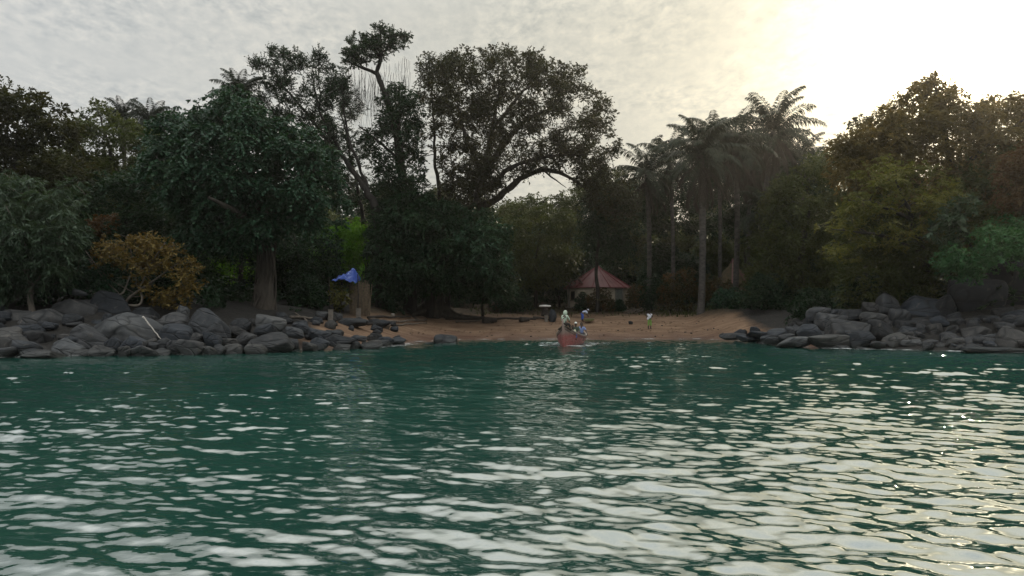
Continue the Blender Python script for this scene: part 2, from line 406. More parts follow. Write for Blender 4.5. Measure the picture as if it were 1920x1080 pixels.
# ------------------------------------------------------------------ trees
def in_poly(px, py, poly):
    c = np.zeros(px.shape, bool); n = len(poly); j = n - 1
    for i in range(n):
        xi, yi = poly[i]; xj, yj = poly[j]
        c ^= ((yi > py) != (yj > py)) & (px < (xj - xi) * (py - yi) / (yj - yi + 1e-9) + xi)
        j = i
    return c
def edge_dist(px, py, poly):
    best = np.full(px.shape, 1e9); n = len(poly)
    for i in range(n):
        a = np.array(poly[i], float); b = np.array(poly[(i + 1) % n], float); ab = b - a
        t = np.clip(((px - a[0]) * ab[0] + (py - a[1]) * ab[1]) / (ab @ ab + 1e-9), 0, 1)
        best = np.minimum(best, np.hypot(px - a[0] - t * ab[0], py - a[1] - t * ab[1]))
    return best

def crown_clumps(poly, D, thick, rc, n, seed, holes=(), skin=.55):
    """clump centres spread through the volume of a crown whose outline subtends poly at distance D and that is thick deep"""
    r = np.random.default_rng(seed)
    poly = [tuple(p) for p in poly]; xs = [p[0] for p in poly]; ys = [p[1] for p in poly]
    k = F / D; C = []; Rr = []
    tries = 0
    while len(C) < n and tries < 60:
        tries += 1
        px = r.uniform(min(xs), max(xs), 400); py = r.uniform(min(ys), max(ys), 400)
        ok = in_poly(px, py, poly); px, py = px[ok], py[ok]
        de = edge_dist(px, py, poly) / k
        for a, b, e in zip(px, py, de):
            rr = r.uniform(rc[0], rc[1])
            rr = min(rr, max(e * 1.25, rc[0] * .45))
            if any(((a - h[0]) / h[2]) ** 2 + ((b - h[1]) / h[3]) ** 2 < 1 for h in holes): continue
            t = thick * math.sqrt(max(0.02, 1 - (1 - min(e / (thick * .9), 1)) ** 2))
            u = r.uniform(-1, 1); u = math.copysign(abs(u) ** skin, u)
            p = P(a, b, D + u * t)
            if C:
                dd = np.linalg.norm(np.array(C) - p, axis=1)
                if (dd < .36 * (np.array(Rr) + rr)).any(): continue
            C.append(p); Rr.append(rr)
            if len(C) >= n: break
    return np.array(C), np.array(Rr)

def leaf_cloud(C, Rr, seed, tw=12.0, lp=11, LL=.3, LW=.13, flat=.7, droop=.25, up=.35, spread=1.0, per_r=2.0, jit=.5):
    """many small leaves set along twigs that leave each clump centre"""
    r = np.random.default_rng(seed)
    cnt = np.maximum(3, np.round(tw * Rr ** per_r)).astype(int)
    idx = np.repeat(np.arange(len(C)), cnt); n = len(idx)
    dv = r.normal(size=(n, 3)); dv[:, 2] = dv[:, 2] * flat + up * .6
    dv /= np.linalg.norm(dv, axis=1)[:, None]
    ln = Rr[idx] * r.uniform(.55, 1.12, n)
    s0 = C[idx] + r.normal(size=(n, 3)) * (Rr[idx] * .22)[:, None]
    t = np.tile(np.linspace(.18, 1.0, lp), (n, 1)) + r.uniform(-.05, .05, (n, lp))
    pos = s0[:, None, :] + dv[:, None, :] * (ln[:, None] * t)[..., None]
    pos[..., 2] -= droop * (t ** 2) * ln[:, None]
    m = n * lp
    pos = pos.reshape(m, 3); ax = np.repeat(dv, lp, 0)
    side = np.cross(ax, np.array([0, 0, 1.0]) + r.normal(size=(m, 3)) * jit); side /= np.linalg.norm(side, axis=1)[:, None] + 1e-9
    sg = np.where((np.arange(m) % 2) == 0, 1.0, -1.0) * r.uniform(.3, 1.1, m) * spread
    a = ax + side * sg[:, None] + r.normal(size=(m, 3)) * .25; a[:, 2] -= droop * 1.2
    a /= np.linalg.norm(a, axis=1)[:, None]
    b = np.cross(a, np.array([0, 0, 1.0]) + r.normal(size=(m, 3)) * jit); b /= np.linalg.norm(b, axis=1)[:, None] + 1e-9
    sz = r.uniform(.65, 1.25, m)[:, None]
    l = a * LL * sz; wv = b * LW * sz * .5
    nn = np.cross(a, b) * (LW * .22 * sz)
    V = np.stack([pos, pos + l * .45 + wv + nn, pos + l - np.array([0, 0, 1.0]) * (LL * .12 * sz), pos + l * .45 - wv + nn], 1).reshape(-1, 3)
    Q = np.arange(4 * m).reshape(m, 4)
    crown_tone = r.uniform(0, 1, len(C))
    at = np.clip(.5 * r.uniform(0, 1, m) + .5 * np.repeat(crown_tone[idx], lp), 0, 1)
    return V, Q, at, (s0, dv, ln)

def wood(limbs, C=None, Rr=None, seed=0, twigs=None, twig_r=.014, base_r=.10, bow=.18, tmax=10**9):
    """trunk and limbs, with boughs grown out to every clump"""
    r = np.random.default_rng(seed); A = Arr(); nodes = []; rads = []
    for pts, rr in limbs:
        pts = np.array(pts, float)
        m = max(6, int(np.linalg.norm(np.diff(pts, axis=0), axis=1).sum() / .7))
        t0 = np.linspace(0, 1, len(pts)); t = np.linspace(0, 1, m)
        q = np.stack([np.interp(t, t0, pts[:, k]) for k in range(3)], 1)
        for _ in range(2): q[1:-1] = .25 * q[:-2] + .5 * q[1:-1] + .25 * q[2:]
        q[1:-1] += r.normal(size=(m - 2, 3)) * np.array([.06, .06, .03])
        ra = np.interp(t, np.linspace(0, 1, len(rr)), rr)
        ra = ra * (1 + .07 * r.normal(size=m))
        A.tube(q, ra, 9 if max(rr) > .25 else 6)
        nodes += list(q); rads += list(ra)
    nodes = [np.array(q) for q in nodes]
    if C is not None and len(C):
        NN = np.array(nodes); d0 = np.array([np.linalg.norm(NN - c, axis=1).min() for c in C])
        ND = np.zeros((len(nodes) + 4 * len(C), 3)); ND[:len(nodes)] = NN; RD = np.zeros(len(ND)); RD[:len(nodes)] = rads; k = len(nodes)
        for i in np.argsort(d0):
            c = C[i]; dv = c - ND[:k]
            cost = np.linalg.norm(dv, axis=1) + 1.2 * np.maximum(0, -dv[:, 2]) - RD[:k] * .5
            j = int(np.argmin(cost)); p0 = ND[j]; ln = np.linalg.norm(c - p0)
            if ln < .15: continue
            t = np.array([0, .33, .66, 1.0])[:, None]
            q = p0 + (c - p0) * t; q[:, 2] += bow * ln * np.sin(np.pi * t[:, 0]) * r.uniform(-.3, 1)
            q[1:3] += r.normal(size=(2, 3)) * .06 * ln
            r0 = min(RD[j] * .8, .025 + .02 * ln); r1 = max(.015, r0 * .45)
            ra = np.linspace(r0, r1, 4)
            A.tube(q, ra, 5)
            ND[k:k + 3] = q[1:]; RD[k:k + 3] = ra[1:]; k += 3
    if twigs is not None:
        s0, dv, ln = twigs
        for a, b, l in list(zip(s0, dv, ln))[:tmax]:
            A.tube(np.array([a, a + b * l * .5, a + b * l * .95]), [twig_r, twig_r * .8, twig_r * .4], 3)
    return A

BARK = simple('bark_grey', (.075, .062, .05), .9, (.03, .025, .02), 3.0, .8, 14.0, (1, 1, .25))
BARK_D = simple('bark_dark', (.035, .03, .026), .9, (.015, .013, .011), 3.0, .8, 14.0, (1, 1, .25))
BARK_P = simple('bark_pale', (.15, .125, .10), .85, (.07, .06, .05), 4.0, .6, 18.0, (1, 1, .3))
LM = {
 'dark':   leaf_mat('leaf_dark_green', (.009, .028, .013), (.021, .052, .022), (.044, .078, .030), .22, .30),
 'broad':  leaf_mat('leaf_broad_green', (.013, .040, .022), (.029, .070, .037), (.062, .108, .056), .2, .42, .45),
 'olive':  leaf_mat('leaf_olive', (.035, .048, .016), (.062, .074, .026), (.10, .10, .04), .35, .3),
 'brown':  leaf_mat('leaf_brownish', (.020, .028, .012), (.046, .046, .020), (.085, .064, .030), .35, .25),
 'grey':   leaf_mat('leaf_grey_green', (.026, .046, .028), (.052, .080, .046), (.085, .115, .07), .25, .35),
 'ochre':  leaf_mat('leaf_ochre', (.075, .06, .02), (.165, .12, .038), (.26, .19, .065), .3, .25, tcol=(1.3, 1.0, .5)),
 'bright': leaf_mat('leaf_sun_tinted_green', (.045, .12, .012), (.10, .23, .022), (.19, .32, .045), .45, .3, tcol=(1.4, 1.5, .4)),  # lime leaf colour raised to imitate sunlight that cannot reach the understory
 'yellow': leaf_mat('leaf_yellow_green', (.06, .066, .02), (.125, .12, .036), (.21, .18, .06), .45, .3),
 'fresh':  leaf_mat('leaf_fresh_green', (.030, .085, .035), (.060, .145, .060), (.10, .20, .09), .3, .35),
 'palm':   leaf_mat('leaf_palm', (.016, .026, .016), (.032, .044, .026), (.058, .068, .04), .14, .2),
 'dry':    leaf_mat('leaf_dry_palm', (.03, .026, .021), (.05, .042, .034), (.08, .068, .052), .1, .1),
 'croton': leaf_mat('leaf_croton', (.03, .05, .02), (.10, .075, .028), (.24, .085, .045), .3, .35, nscale=1.3, tcol=(1.3, 1.0, .5)),
 'veil_gold':   leaf_mat('leaf_veil_tinted_gold', (.050, .048, .022), (.115, .095, .042), (.19, .145, .065), .45, .25, tcol=(1.35, 1.1, .5)),  # brownish leaf colour lightened towards gold to imitate the hazy veil
 'rust':   leaf_mat('leaf_rust', (.06, .042, .018), (.11, .068, .028), (.16, .10, .045), .35, .25, tcol=(1.3, .9, .5)),
}
NLEAF = [0]; CLN = 1.45; TWN = 1.9
def tree(name, label, D, poly, lm, limbs, n, rc, thick, base, cat='tree', seed=1, holes=(), bark=None, group=None, twig=False, trunk_name='trunk',
         crown_name='crown', skin=.55, extra=None, bough=True, twig_r=.014, dens=1.0, **kw):
    base = np.array(base, float)
    t = thing(name, label, cat, base, group=group)
    C, Rr = crown_clumps(poly, D, thick, rc, int(n * CLN), seed, holes, skin)
    kw['tw'] = kw.get('tw', 12.0) * TWN * dens * 1.3; kw['LW'] = kw.get('LW', .13) * 1.1; kw['LL'] = kw.get('LL', .3) * .93
    V, Q, at, tw = leaf_cloud(C, Rr, seed + 1, **kw)
    NLEAF[0] += len(Q); print('TREE', name, D, len(C), int(n * CLN), len(Q))
    link(crown_name, np_mesh(crown_name, V - base, Q, False, at), LM[lm], t)
    A = wood(limbs, C if bough else None, Rr, seed, tw if twig else None, twig_r)
    link(trunk_name, A.mesh(trunk_name, base), bark or BARK_D, t)
    if extra: extra(t, base)
    return t, C, Rr
def pl(*pts): return np.array([P(*p) for p in pts])
def gp(px, D, dz=-.3):
    x = (px - CX) / F * D
    return np.array([x, D, gz(x, D) + dz])

# left edge, behind
tree('broadleaf_tree', 'tall round crowned tree with brownish green top at the far left edge', 63,
     [(-260, 190), (-180, 150), (-90, 165), (0, 156), (45, 160), (85, 175), (125, 200), (155, 225), (168, 270), (172, 330), (160, 400), (120, 450), (0, 470), (-250, 480)],
     'brown', [(np.array([gp(20, 63), P(20, 470, 63), P(30, 330, 63), P(35, 240, 63)]), [.5, .4, .3, .12])], 190, (.8, 1.7), 4.5, gp(20, 63), seed=11, tw=11, lp=10, LL=.34, LW=.15)
tree('broadleaf_tree', 'olive green tree with uneven top just right of the round crowned left tree', 74,
     [(120, 235), (150, 200), (175, 180), (205, 200), (225, 215), (255, 225), (300, 230), (320, 300), (320, 420), (250, 500), (130, 500), (110, 330)],
     'olive', [(np.array([gp(210, 74), P(210, 450, 74), P(215, 320, 74), P(190, 220, 74)]), [.4, .32, .22, .06])], 120, (.8, 1.7), 4, gp(210, 74), seed=14, tw=10, lp=10, LL=.34, LW=.14)
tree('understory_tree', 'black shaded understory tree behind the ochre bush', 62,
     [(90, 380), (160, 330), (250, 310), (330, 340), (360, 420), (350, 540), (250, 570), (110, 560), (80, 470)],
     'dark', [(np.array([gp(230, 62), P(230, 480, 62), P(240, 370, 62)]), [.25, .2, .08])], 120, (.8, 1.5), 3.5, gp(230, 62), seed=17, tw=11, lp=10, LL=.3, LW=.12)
# big broad-leaved tree
def vines_on_trunk(t, base):
    A = Arr(); r = np.random.default_rng(3)
    b0 = gp(495, 55); top = P(500, 440, 55)
    for k in range(26):
        a = r.uniform(0, 6.28); R0 = r.uniform(.52, .80); R1 = r.uniform(.45, .66); n = 14
        s = np.linspace(0, 1, n)[:, None]
        q = b0 + (top - b0) * s
        ph = a + .5 * np.sin(s[:, 0] * r.uniform(2, 6) + a)
        rad_ = (R0 + (R1 - R0) * s[:, 0]) * (1 + .18 * (1 - s[:, 0]) ** 5) + .06 * np.sin(s[:, 0] * 9 + k)
        q[:, 0] += np.cos(ph) * rad_; q[:, 1] += np.sin(ph) * rad_
        A.tube(q, r.uniform(.03, .09), 5)
    link('climbing_vines', A.mesh('climbing_vines', base), BARK, t)
tree('broadleaf_tree', 'massive dark tree with large bluish green leaves and a vine wrapped trunk', 55,
     [(252, 330), (258, 260), (280, 220), (315, 205), (345, 182), (375, 190), (402, 165), (440, 152), (480, 172), (505, 205), (560, 222), (600, 225), (635, 280), (645, 340), (668, 392),
      (640, 425), (580, 440), (545, 420), (520, 455), (470, 468), (420, 470), (390, 455), (345, 470), (318, 430), (325, 400), (280, 370)],
     'broad', [(np.array([gp(495, 55), P(497, 520, 55), P(500, 430, 55), P(480, 360, 55), P(450, 250, 55)]), [.8, .62, .56, .42, .15]),
               (pl((500, 430, 55), (550, 360, 54.5), (600, 300, 54)), [.5, .3, .1]), (pl((495, 420, 55), (400, 360, 54), (310, 300, 54)), [.5, .3, .1]),
               (pl((500, 440, 55), (450, 400, 51), (390, 370, 49)), [.4, .25, .1])],
     215, (.6, 1.35), 5.5, gp(495, 55), seed=21, holes=[(612, 252, 26, 14), (575, 258, 18, 9), (470, 245, 9, 7)], tw=18, lp=11, LL=.25, LW=.16, droop=.5, up=.0, flat=.45, dens=1.0, extra=vines_on_trunk, bark=BARK)
tree('understory_tree', 'dark understory tree behind the vine wrapped trunk', 68,
     [(310, 430), (420, 400), (560, 410), (640, 430), (640, 520), (600, 560), (540, 585), (450, 580), (360, 585), (310, 540)],
     'dark', [(np.array([gp(560, 68), P(560, 500, 68), P(550, 430, 68)]), [.22, .18, .08])], 150, (.8, 1.5), 3.0, gp(560, 68), seed=25, holes=[(440, 515, 40, 32)], tw=10, lp=10, LL=.3, LW=.12)
tree('leafy_shrub', 'sunlit yellow green shrub left of the vine wrapped trunk', 74,
     [(370, 480), (420, 440), (470, 450), (500, 500), (480, 570), (400, 580), (370, 540)],
     'bright', [(np.array([gp(430, 74), P(430, 540, 74), P(432, 490, 74)]), [.1, .08, .03])], 60, (.6, 1.1), 2.0, gp(430, 74), cat='shrub', seed=28, tw=14, lp=9, LL=.3, LW=.13)
tree('leafy_shrub', 'small yellow green shrub right of the vine wrapped trunk', 72,
     [(515, 470), (545, 460), (560, 490), (555, 535), (525, 540), (512, 510)],
     'bright', [(np.array([gp(535, 72), P(535, 530, 72), P(536, 490, 72)]), [.08, .06, .03])], 24, (.5, .9), 1.2, gp(535, 72), cat='shrub', seed=29, tw=14, lp=9, LL=.28, LW=.12)
# thin tree with spiky sprays
tree('feathery_tree', 'open feathery tree with spiky upright sprays behind the broad leaved tree', 72,
     [(470, 95), (490, 80), (520, 88), (545, 95), (560, 88), (578, 110), (592, 84), (612, 95), (622, 120), (655, 130), (660, 190), (650, 260), (640, 330), (690, 380), (640, 370), (560, 250), (505, 240), (480, 200), (478, 150), (462, 125)],
     'dark', [(np.array([gp(715, 72), P(712, 470, 72), P(706, 390, 72), P(680, 345, 72), P(640, 290, 72), P(600, 215, 72), P(585, 140, 72)]), [.6, .5, .4, .3, .2, .12, .05]),
              (pl((640, 290, 72), (575, 215, 72.5), (520, 150, 72.5), (495, 100, 73)), [.18, .14, .08, .03]), (pl((600, 215, 72), (598, 150, 72), (597, 95, 72)), [.09, .06, .03]),
              (pl((690, 355, 72), (650, 250, 71), (640, 160, 71)), [.2, .12, .05])],
     150, (.45, 1.05), 2.8, gp(715, 72), seed=31, holes=[(560, 150, 14, 22), (640, 215, 24, 22), (690, 225, 25, 60)], twig=True, tw=15, lp=9, LL=.22, LW=.08, up=.9, droop=.0, twig_r=.022)
# tall tree, tufted head and hanging strands
def strands(t, base):
    A = Arr(); r = np.random.default_rng(8)
    for k in range(230):
        px = r.uniform(640, 712) if k < 160 else r.uniform(712, 775)
        py = np.interp(px, [640, 680, 712, 775], [128, 128, 126, 105]) + r.uniform(-6, 60)
        ln = r.uniform(.8, 4.2); D = 75 + r.normal() * .7
        a = P(px, py, D); n = 5; s = np.linspace(0, 1, n)
        q = np.stack([a[0] + .22 * np.sin(s * 4 + k) * s, np.full(n, a[1]), a[2] - ln * s], 1)
        A.tube(q, [.014, .013, .012, .01, .007], 3)
    link('hanging_strands', A.mesh('hanging_strands', base), BARK_D, t)
tree('tufted_tree', 'tallest bare limbed tree with a tufted head and hanging strands', 75,
     [(640, 95), (655, 60), (690, 62), (700, 45), (712, 38), (735, 55), (760, 60), (778, 62), (765, 92), (740, 98), (715, 118), (690, 120), (660, 128), (642, 120)],
     'dark', [(np.array([gp(770, 75), P(765, 480, 75), P(755, 350, 75), P(742, 230, 75), P(722, 175, 75), P(706, 138, 75), P(712, 105, 75), P(735, 80, 75)]), [.7, .6, .5, .4, .3, .24, .16, .06]),
              (pl((706, 138, 75), (690, 128, 75), (665, 124, 75), (648, 112, 75)), [.2, .15, .1, .05]), (pl((712, 105, 75), (690, 85, 75), (665, 75, 75)), [.14, .1, .04]), (pl((712, 105, 75), (712, 75, 75), (712, 48, 75)), [.14, .09, .03])],
     62, (.45, .95), 2.0, gp(770, 75), seed=35, twig=True, tw=17, lp=10, LL=.24, LW=.09, up=.5, droop=.0, extra=strands, twig_r=.02)
tree('vine_clad_tree', 'dark column of foliage wrapping the trunk of the tufted tree', 74.5,
     [(700, 185), (735, 150), (775, 165), (800, 185), (795, 240), (800, 330), (830, 400), (830, 500), (700, 500), (675, 420), (690, 330), (665, 290), (672, 240), (705, 235)],
     'dark', [(np.array([gp(775, 74.5), P(770, 480, 74.5), P(752, 300, 74.5), P(748, 200, 74.5)]), [.4, .3, .2, .1]), (pl((752, 300, 74.5), (690, 250, 74), (672, 235, 74)), [.15, .1, .05])],
     190, (.6, 1.25), 3.0, gp(775, 74.5), seed=38, holes=[(688, 330, 18, 24), (795, 260, 10, 30), (700, 205, 20, 20)], tw=12, lp=9, LL=.27, LW=.12, droop=.2)
tree('twiggy_tree', 'thin many twigged tree filling the gap between the feathery tree and the tufted tree', 80,
     [(610, 150), (640, 120), (690, 200), (705, 260), (690, 300), (720, 380), (690, 420), (640, 380), (600, 330), (590, 230)],
     'dark', [(np.array([gp(690, 80), P(685, 430, 80), P(665, 330, 80), P(645, 240, 80), P(635, 150, 80)]), [.3, .24, .16, .09, .03])],
     95, (.5, 1.0), 2.5, gp(690, 80), seed=43, holes=[(690, 350, 14, 16), (675, 230, 14, 20)], twig=True, tw=12, lp=7, LL=.22, LW=.09, up=.4, twig_r=.022)
# sparse twiggy crown between
tree('twiggy_tree', 'thin twiggy treetop between the tufted tree and the great domed tree', 82,
     [(780, 110), (800, 92), (825, 105), (850, 110), (850, 180), (835, 230), (800, 260), (790, 300), (775, 200)],
     'brown', [(np.array([gp(840, 82), P(835, 430, 82), P(815, 300, 82), P(812, 200, 82), P(805, 120, 82)]), [.35, .28, .18, .1, .04])],
     85, (.5, 1.0), 2.5, gp(840, 82), seed=41, holes=[(820, 175, 24, 16), (802, 215, 14, 30)], twig=True, tw=11, lp=7, LL=.24, LW=.1, up=.5, twig_r=.02)
# the great domed tree with arching limbs
def buttress(t, base):
    A = Arr(); r = np.random.default_rng(4)
    b0 = gp(815, 76, .0)
    for k in range(20):
        a = r.uniform(0, 6.28); ln = r.uniform(1.2, 5.5); n = 9; s = np.linspace(0, 1, n)
        q = np.stack([b0[0] + np.cos(a + .3 * np.sin(s * 3 + k)) * (.6 + ln * s), b0[1] + np.sin(a + .3 * s) * (.6 + ln * s) * .8, np.zeros(n)], 1)
        q[:, 2] = ground_z(q[:, 0], q[:, 1]) + 1.5 * (1 - s) ** 4 + .05
        A.tube(q, np.linspace(.32, .06, n), 6)
    link('root', A.mesh('root', base), BARK, t)
tree('domed_tree', 'great spreading tree with domed crown and arching limbs over the beach', 78,
     [(800, 130), (830, 100), (865, 86), (900, 90), (932, 80), (965, 90), (995, 94), (1040, 110), (1062, 122), (1078, 112), (1098, 125), (1100, 150), (1130, 170), (1142, 185), (1160, 200), (1150, 250), (1165, 262), (1168, 310), (1205, 350), (1205, 410), (1150, 420),
      (1100, 385), (1080, 345), (1050, 325), (1005, 322), (975, 335), (950, 362), (905, 420), (850, 440), (820, 390), (825, 330), (805, 280), (800, 200)],
     'brown', [(np.array([gp(815, 76), P(815, 560, 76), P(825, 520, 76.5), P(850, 450, 77), P(885, 400, 78), P(905, 330, 78), P(925, 240, 78), P(935, 160, 78)]), [1.35, 1.0, .9, .75, .55, .4, .25, .08]),
               (pl((885, 400, 78), (940, 368, 77.5), (975, 335, 77.5), (1015, 317, 77), (1060, 325, 77), (1120, 370, 77)), [.45, .36, .3, .25, .18, .06]),
               (pl((905, 330, 78), (950, 262, 78), (985, 226, 78), (1020, 208, 77.5), (1070, 200, 77)), [.4, .3, .24, .18, .06]),
               (pl((895, 370, 78), (960, 310, 76), (1040, 290, 75), (1110, 290, 75)), [.3, .22, .15, .05]),
               (pl((905, 330, 78), (870, 250, 79), (850, 170, 79)), [.3, .2, .06]), (pl((925, 240, 78), (990, 160, 78), (1040, 140, 78)), [.2, .13, .04]),
               (pl((1015, 317, 77), (1040, 335, 76.5), (1062, 352, 76.5)), [.12, .08, .03])],
     390, (.65, 1.4), 6.0, gp(815, 76), seed=45, holes=[(1008, 353, 42, 17), (1050, 238, 13, 8), (985, 250, 10, 8), (1040, 225, 14, 8), (865, 160, 14, 8), (840, 255, 12, 14)], twig=True, tw=11, lp=9, LL=.28, LW=.12, droop=.15, dens=.85, extra=buttress, bark=BARK, twig_r=.016)
tree('layered_tree', 'dense blackish green tree with drooping layers at the middle of the cove', 73,
     [(700, 380), (760, 350), (830, 370), (880, 380), (930, 390), (960, 420), (955, 480), (975, 520), (960, 565), (920, 570), (870, 548), (780, 548), (735, 572), (690, 560), (680, 500), (690, 430)],
     'dark', [(np.array([gp(805, 75), P(810, 520, 74.5), P(830, 450, 74), P(840, 400, 73)]), [.5, .45, .3, .1]), (pl((810, 520, 74.5), (870, 480, 72), (920, 470, 71)), [.3, .2, .08]), (pl((810, 520, 74.5), (760, 470, 72), (720, 450, 71)), [.3, .2, .08])],
     240, (.7, 1.4), 4.5, gp(805, 75), seed=49, tw=12, lp=10, LL=.3, LW=.13, droop=.5, up=.1)
tree('bluish_tree', 'bluish green tree with layered leaves in front of the great trunk', 70,
     [(850, 440), (890, 410), (940, 405), (960, 440), (962, 500), (930, 540), (880, 520), (855, 490)],
     'broad', [(np.array([gp(905, 77), P(905, 520, 73.5), P(905, 450, 70)]), [.16, .13, .06])], 60, (.6, 1.2), 2.2, gp(905, 77), seed=50, tw=10, lp=9, LL=.27, LW=.12, droop=.35)
tree('drooping_tree', 'fine leaved drooping tree left of the red roofed hut', 86,
     [(940, 410), (980, 385), (1040, 380), (1090, 390), (1100, 440), (1090, 500), (1060, 540), (1010, 545), (960, 540), (945, 480)],
     'olive', [(np.array([gp(1005, 88), P(1005, 500, 87), P(1015, 410, 86)]), [.22, .18, .06])], 110, (.7, 1.4), 3.5, gp(1005, 88), seed=52, holes=[(1000, 430, 9, 6), (1060, 430, 8, 6)], tw=9, lp=10, LL=.26, LW=.09, droop=.6, twig=False)
tree('drooping_tree', 'slender dark tree whose thin trunk crosses the red hut roof', 82,
     [(1080, 380), (1120, 340), (1180, 350), (1200, 400), (1195, 470), (1170, 500), (1135, 495), (1105, 490), (1080, 440)],
     'dark', [(np.array([gp(1119, 82), P(1119, 520, 82), P(1121, 450, 82), P(1130, 370, 82)]), [.24, .2, .16, .05])], 95, (.7, 1.3), 3.0, gp(1119, 82), seed=55, tw=9, lp=10, LL=.27, LW=.1, droop=.55, holes=[(1165, 465, 8, 5)])
tree('mango_tree', 'vivid green small tree lit from behind left of the layered tree', 77,
     [(585, 450), (615, 425), (660, 405), (700, 420), (708, 450), (695, 490), (655, 505), (610, 500), (585, 485)],
     'bright', [(np.array([gp(640, 78), P(640, 530, 78), P(645, 460, 77)]), [.16, .13, .05])], 75, (.6, 1.2), 2.5, gp(640, 78), seed=58, tw=11, lp=9, LL=.34, LW=.1, droop=.5)
tree('leafy_shrub', 'bright yellow shrub under the blue tarp', 64,
     [(620, 530), (640, 525), (658, 545), (655, 578), (630, 582), (618, 560)],
     'yellow', [(np.array([gp(638, 64), P(638, 560, 64)]), [.06, .03])], 22, (.45, .8), 1.0, gp(638, 64), cat='shrub', seed=60, tw=16, lp=9, LL=.22, LW=.1)
# left front
tree('willowy_tree', 'grey green narrow leaved tree rooted on the rocks at the left edge', 47,
     [(-180, 350), (-100, 330), (-30, 335), (20, 318), (70, 325), (100, 345), (150, 325), (168, 350), (150, 400), (170, 430), (160, 480), (130, 540), (80, 545), (20, 560), (-60, 555), (-180, 540)],
     'grey', [(np.array([gp(58, 45.5, -.2), P(55, 560, 45.5), P(52, 520, 46), P(50, 450, 47), P(60, 380, 47)]), [.2, .15, .13, .09, .03]),
              (pl((55, 548, 45.5), (75, 520, 46), (90, 490, 46.5), (120, 420, 46.5)), [.09, .07, .06, .03]), (pl((52, 520, 46), (10, 470, 46), (-60, 420, 46)), [.08, .06, .03]), (pl((52, 480, 46), (40, 430, 44.5), (10, 385, 44)), [.06, .05, .02])],
     200, (.5, 1.05), 3.2, gp(58, 45.5), seed=63, tw=17, lp=12, LL=.36, LW=.07, droop=.55, up=.15, bark=BARK_P)
tree('leafy_shrub', 'dark green shrub behind the slanted boulder at the left', 49,
     [(60, 520), (120, 500), (170, 480), (210, 500), (230, 545), (200, 560), (130, 556), (70, 560)],
     'broad', [(np.array([gp(140, 49), P(140, 530, 49)]), [.06, .03])], 60, (.4, .8), 1.4, gp(140, 49), cat='shrub', seed=65, tw=18, lp=9, LL=.24, LW=.11)
def bare_branches(t, base):
    A = Arr()
    for pts, rr in [(pl((160, 470, 48.5), (185, 505, 48.4), (215, 530, 48.3), (250, 548, 48.2)), .035), (pl((165, 485, 48.5), (200, 530, 48), (225, 550, 47.8), (222, 566, 47.6)), .03),
                    (pl((222, 575, 47.6), (240, 572, 47.4), (262, 574, 47.4), (268, 560, 47.6), (262, 540, 47.9)), .075), (pl((214, 570, 47.6), (222, 555, 47.7), (232, 548, 47.8)), .07),
                    (pl((176, 550, 47.2), (195, 556, 47.2), (210, 568, 47.2)), .035), (pl((262, 540, 47.9), (285, 490, 48.3), (310, 455, 48.5)), .05), (pl((232, 548, 47.8), (250, 500, 48.2), (240, 440, 48.6)), .05)]:
        m = 12; t0 = np.linspace(0, 1, len(pts)); tt = np.linspace(0, 1, m)
        q = np.stack([np.interp(tt, t0, pts[:, k]) for k in range(3)], 1)
        q[1:-1] = .25 * q[:-2] + .5 * q[1:-1] + .25 * q[2:]
        A.tube(q, rr, 6)
    link('branch', A.mesh('branch', base), BARK_P, t)
tree('ochre_bush', 'yellow brown leaning bush with bare curved branches above the left boulders', 48.5,
     [(162, 455), (200, 440), (260, 440), (285, 432), (320, 450), (350, 470), (380, 500), (392, 535), (370, 545), (350, 580), (320, 578), (285, 572), (262, 545), (235, 520), (205, 520), (170, 500)],
     'ochre', [(np.array([gp(222, 48.0, -.1), P(225, 566, 47.8), P(262, 545, 47.9), P(300, 510, 48.3), P(340, 490, 48.5)]), [.1, .09, .08, .05, .02])],
     92, (.35, .75), 1.6, gp(222, 48.0), cat='bush', seed=68, holes=[(300, 520, 22, 12), (232, 505, 16, 9), (355, 520, 10, 10)], tw=22, lp=9, LL=.21, LW=.11, droop=.15, dens=.62, extra=bare_branches, bark=BARK_P)
tree('rusty_bush', 'thin rust brown bush above the ochre bush', 52,
     [(165, 410), (200, 395), (225, 402), (222, 430), (195, 445), (168, 440)],
     'rust', [(np.array([gp(190, 53), P(188, 500, 52.5), P(192, 420, 52)]), [.07, .05, .02])], 16, (.35, .65), .9, gp(190, 53), cat='bush', seed=70, tw=18, lp=8, LL=.2, LW=.1)
